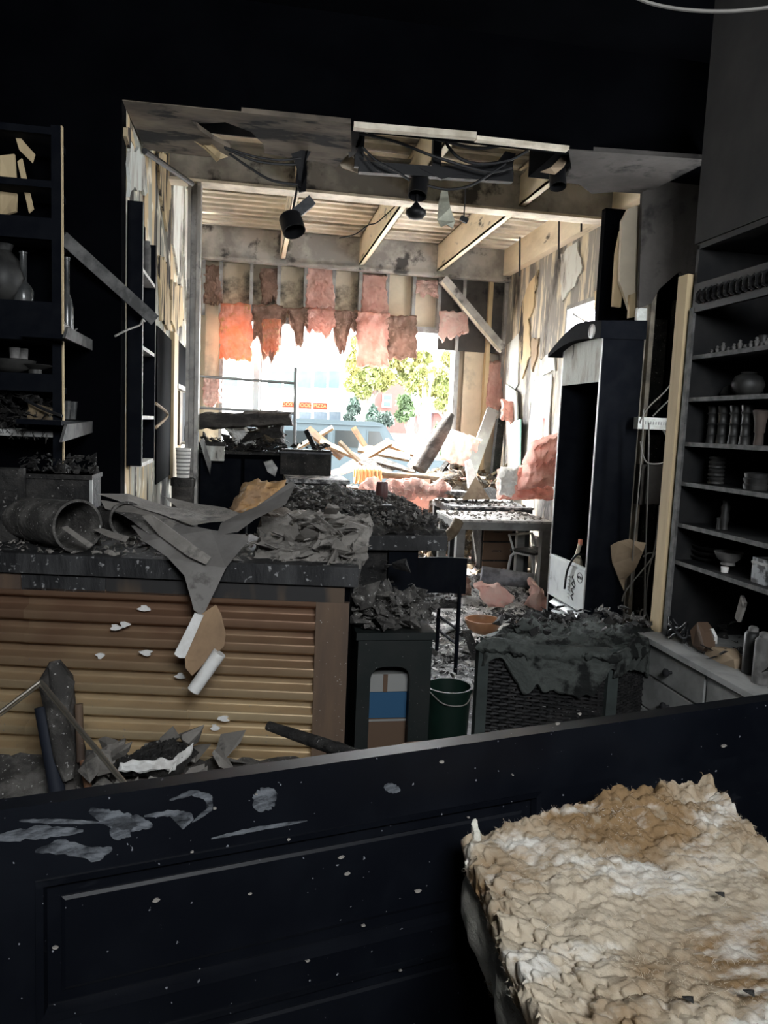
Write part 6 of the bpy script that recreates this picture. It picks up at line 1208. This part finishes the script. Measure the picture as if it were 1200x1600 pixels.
BRK = mat('red_brick_wall', (0.062, 0.0217, 0.01736), (0.0496, 0.0186, 0.0155), 6, rough=.9)
hs = thing('brick_house', 'red brick house with a white window behind the trees', 'house', (q(603, 660, 52).x, 52, 0))
a, b = q(586, 612, 52), q(636, 680, 52)
MB().bb(a.x, 52, -.02, b.x, 58, a.z).build('wall', BRK, hs)
P = q(611, 600, 52); MB().slab([V((a.x - .2, 52, a.z)), V((b.x + .2, 52, a.z)), V(((a.x + b.x) / 2, 52, P.z + .3))], (0, 6, 0)).build('gable_roof', BRK, hs)
a, b = q(598, 616, 51.9), q(611, 637, 51.9); w_ = MB().bb(a.x, 51.85, b.z, b.x, 52, a.z).build('window', GYPSUM, hs)
for k in range(2): MB().bb(a.x + .06, 51.82, b.z + .06 + k * (a.z - b.z) / 2, b.x - .06, 51.86, b.z + (k + 1) * (a.z - b.z) / 2 - .05).build('pane', GLT, w_)
h2 = thing('red_shed', 'low red building with a pale roof right of the blue post', 'building', (q(700, 660, 40).x, 40, 0))
a, b = q(678, 645, 40), q(740, 680, 40); MB().bb(a.x, 40, -.02, b.x + 4, 45, a.z).build('wall', BRK, h2); MB().bb(a.x - .3, 39.7, a.z, b.x + 4.3, 45.3, a.z + .35).build('roof', PAINT, h2)

# trees
def leaf_cloud(mb, c, R, n, s, rng):
    for _ in range(n):
        d = V((rng.gauss(0, 1), rng.gauss(0, 1), rng.gauss(0, 1))).normalized() * (R * rng.random() ** .4); d.z *= .75
        p = c + d * (1 + .3 * nz3(d, .8)); M_ = rotM(rng.uniform(0, 6), rng.uniform(0, 6), rng.uniform(0, 6)); k = s * rng.uniform(.6, 1.4)
        mb.add([p + M_ @ V((k, 0, 0)), p + M_ @ V((0, k * .5, .1 * k)), p + M_ @ V((-k, 0, 0)), p + M_ @ V((0, -k * .5, .1 * k))], [(0, 1, 2, 3)])
LEAFY = mat('yellow_green_leaves', (0.062, 0.0713, 0.0186), (0.0868, 0.0775, 0.0186), .9, rough=.6); LEAFG = mat('green_leaves', (0.01922, 0.03267, 0.01153), (0.0434, 0.0682, 0.0217), .8, rough=.6); LEAFD = mat('blue_green_leaves', (0.008339, 0.01549, 0.01144), (0.031, 0.0527, 0.0372), .8, rough=.6)
BARK = mat('pale_bark', (0.0806, 0.0682, 0.0527), (0.0558, 0.0465, 0.0372), 4, rough=.9)
def tree(label, px, Y, blobs, m, tw, seed, ztrunk=None):
    rng = random.Random(seed); P = q(px, 680, Y); t = thing('street_tree', label, 'tree', (P.x, Y, 0)); top = max(q(x, y, Y).z for x, y, r in blobs)
    tr = MB().tube([V((P.x, Y, -.02)), V((P.x + .1, Y, top * .35)), V((P.x + .25, Y, top * .6)), V((P.x + .2, Y, top * .85))], [tw, tw * .75, tw * .5, tw * .2], 8)
    for x, y, r in blobs: tr.tube([V((P.x + .2, Y, top * .4)), q(x, y, Y)], [tw * .4, tw * .12], 6)
    tr.build('trunk', BARK, t, smooth=True); mb = MB()
    for x, y, r in blobs: leaf_cloud(mb, q(x, y, Y), r * Y / 1200, int(500), .004 * Y + .03, rng)
    f = mb.build('foliage', m, t); f['kind'] = 'stuff'
tree('yellow green tree beside the white shop building', 562, 36, [(552, 575, 14), (605, 590, 14), (580, 560, 18), (566, 612, 14), (556, 560, 16), (575, 590, 22), (552, 600, 16), (590, 575, 15), (560, 535, 14), (595, 600, 12)], LEAFY, .18, 1)
tree('dark green tree in front of the brick house', 566, 44, [(560, 632, 16), (575, 645, 16), (552, 640, 10)], LEAFD, .15, 2)
tree('bright yellow tree at the right of the window view', 690, 34, [(678, 585, 14), (665, 612, 12), (718, 640, 12), (690, 632, 12), (700, 590, 22), (715, 575, 18), (690, 610, 16), (712, 615, 16), (700, 560, 12), (655, 600, 10)], LEAFY, .16, 3)
tree('small round green tree right of the brick house', 632, 40, [(632, 628, 13), (636, 642, 14), (628, 650, 10)], LEAFG, .12, 4)
tree('slim pale trunked street tree left of the blue post', 652, 26, [(650, 592, 10), (660, 580, 7), (640, 605, 6)], LEAFY, .13, 5)
tree('tall loose green tree far behind the brick house', 600, 60, [(590, 575, 18), (615, 560, 20), (640, 580, 20), (660, 560, 16), (625, 600, 14), (675, 600, 14)], LEAFY, .25, 6)
tree('pale green tree far behind the blue post', 705, 62, [(700, 640, 14), (720, 610, 16), (690, 655, 12), (665, 640, 12), (640, 610, 12)], LEAFG, .25, 7)
for k, (px, py, r, Y, l) in enumerate(((600, 655, 14, 38, 'low blue green hedge bush below the brick house'), (585, 662, 10, 36, 'small blue green bush left of the hedge bush'), (690, 672, 12, 30, 'green bush behind the leaning charred rafter'), (545, 655, 9, 38, 'dark green bush at the corner of the shop building'))):
    P = q(px, 690, Y); t = thing('street_bush', l, 'bush', (P.x, Y, 0)); mb = MB(); leaf_cloud(mb, q(px, py, Y), r * Y / 1200, 500, .16, random.Random(40 + k)); leaf_cloud(mb, V((P.x, Y, .5)), r * Y / 1200 * .8, 200, .16, random.Random(50 + k)); f = mb.build('foliage', LEAFD if k != 2 else LEAFG, t); f['kind'] = 'stuff'
    MB().tube([V((P.x, Y, -.02)), q(px, py, Y)], [.05, .02], 6).build('stem', BARK, t)
# blue post and white picket fence
P = q(668, 683, 24); z1 = q(670, 621, 24).z; bp = thing('blue_post', 'tall blue banner post on the pavement', 'post', (P.x, 24, 0))
MB().bb(P.x - .09, 24, -.02, P.x + .09, 24.12, z1).build('post', mat('bright_blue_paint', (0.00744, 0.0279, 0.0868), rough=.5), bp); A = q(673, 590, 24); MB().tube([V((P.x, 24.06, z1)), V((P.x + .04, 24.06, A.z - .1))], .03, 8).build('arm', CONDUIT, bp); MB().bb(A.x - .07, 24, A.z - .1, A.x + .09, 24.1, A.z + .12).build('blue_head', MATS['bright_blue_paint'], bp)
fe = thing('picket_fence', 'white picket fence along the far pavement', 'fence', (q(660, 690, 28).x, 28, 0)); x0, x1 = q(612, 690, 28).x, q(735, 690, 28).x; zf = q(650, 683, 28).z
for z_ in (.25, zf - .12): MB().bb(x0, 28.02, z_, x1, 28.06, z_ + .07).build('rail', GYPSUM, fe)
pm = None
for k in range(int((x1 - x0) / .16)):
    X = x0 + k * .16
    if pm is None: o = MB().bb(X, 28, 0, X + .08, 28.02, zf).build('picket', GYPSUM, fe); pm = o
    else: o = pm.copy(); COL.objects.link(o); o.parent = fe; o.location = pm.location + V((.16 * k, 0, 0))
tag(MB().bb(q(600, 690, 33).x, 33, -.02, q(760, 690, 33).x, 33.3, q(640, 678, 33).z).build('garden_wall', mat('sandy_wall', (0.062, 0.0496, 0.031), rough=.9)), 'low sandy garden wall behind the picket fence', 'wall')

# parked off-road car
YV = 14.2
CARP = mat('grey_blue_car_paint', (0.01364, 0.01922, 0.0217), rough=.5, spec=.1); CARG = mat('car_window_glass', (0.003844, 0.004997, 0.005382), rough=.2, spec=.15); TYRE = mat('tyre_rubber', (0.007688, 0.007688, 0.007688), rough=.9)
xf = q(628, 700, YV).x; xbk = xf - 3.2; zr = q(540, 657, YV).z; zw0 = q(560, 704, YV).z
cv_ = thing('parked_car', 'boxy pale blue grey off-road car parked outside', 'car', ((xf + xbk) / 2, YV + .9, 0))
xr1 = q(600, 662, YV).x
side = [(xbk, .45), (xf + 1.1, .45), (xf + 1.1, .98), (xf + .1, zw0 - .1), (xbk - .0, zw0 - .1)]
MB().slab([V((x, YV, z)) for x, z in side], (0, 1.75, 0)).build('lower_body', CARP, cv_, bevel=.03)
roofp = [(xbk + .05, zw0 - .1), (xf + .05, zw0 - .1), (xf - .03, zw0 + .08), (xr1 + .03, zr - .05), (xr1 - .12, zr), (xbk + .25, zr + .01), (xbk + .1, zr - .06)]
MB().slab([V((x, YV + .06, z)) for x, z in roofp], (0, 1.63, 0)).build('cabin', CARP, cv_, bevel=.03)
MB().slab([V((xbk + .2, YV + .02, zr - .07)), V((xr1 - .05, YV + .02, zr - .085)), V((xr1 - .02, YV + .02, zr - .06)), V((xbk + .2, YV + .02, zr - .045))], (0, .04, 0)).build('rain_gutter', CARP, cv_)
for x0, x1 in ((443, 514), (522, 562)):
    a, b = q(x0, 672, YV), q(x1, 700, YV); w_ = MB().bb(a.x, YV + .045, b.z - .02, b.x, YV + .065, a.z + .02).build('side_window', CARP, cv_); MB().bb(a.x + .025, YV + .035, b.z, b.x - .025, YV + .05, a.z).build('glass', CARG, w_)
a, b = q(574, 672, YV), q(605, 700, YV); w_ = MB().slab([V((a.x, YV + .045, b.z)), V((b.x + .02, YV + .045, b.z)), V((b.x - .13, YV + .045, a.z)), V((a.x, YV + .045, a.z))], (0, .02, 0)).build('side_window', CARP, cv_); MB().slab([V((a.x + .03, YV + .035, b.z + .02)), V((b.x - .02, YV + .035, b.z + .02)), V((b.x - .15, YV + .035, a.z - .02)), V((a.x + .03, YV + .035, a.z - .02))], (0, .015, 0)).build('glass', CARG, w_)
for X in (xbk + .75, xf + .3):
    for y_ in (YV - .02, YV + 1.55):
        w_ = MB().lathe([(.2, 0), (.36, .01), (.38, .05), (.38, .2), (.36, .24), (.2, .25)], (X, y_ + .0, .36), 24, rotM(-math.pi / 2, 0, 0)).build('wheel', TYRE, cv_, smooth=True); MB().lathe([(.19, -.005), (.17, .03), (.05, .03), (.02, .0)], (X, y_, .36), 16, rotM(-math.pi / 2, 0, 0)).build('hub', GREYMET, w_)
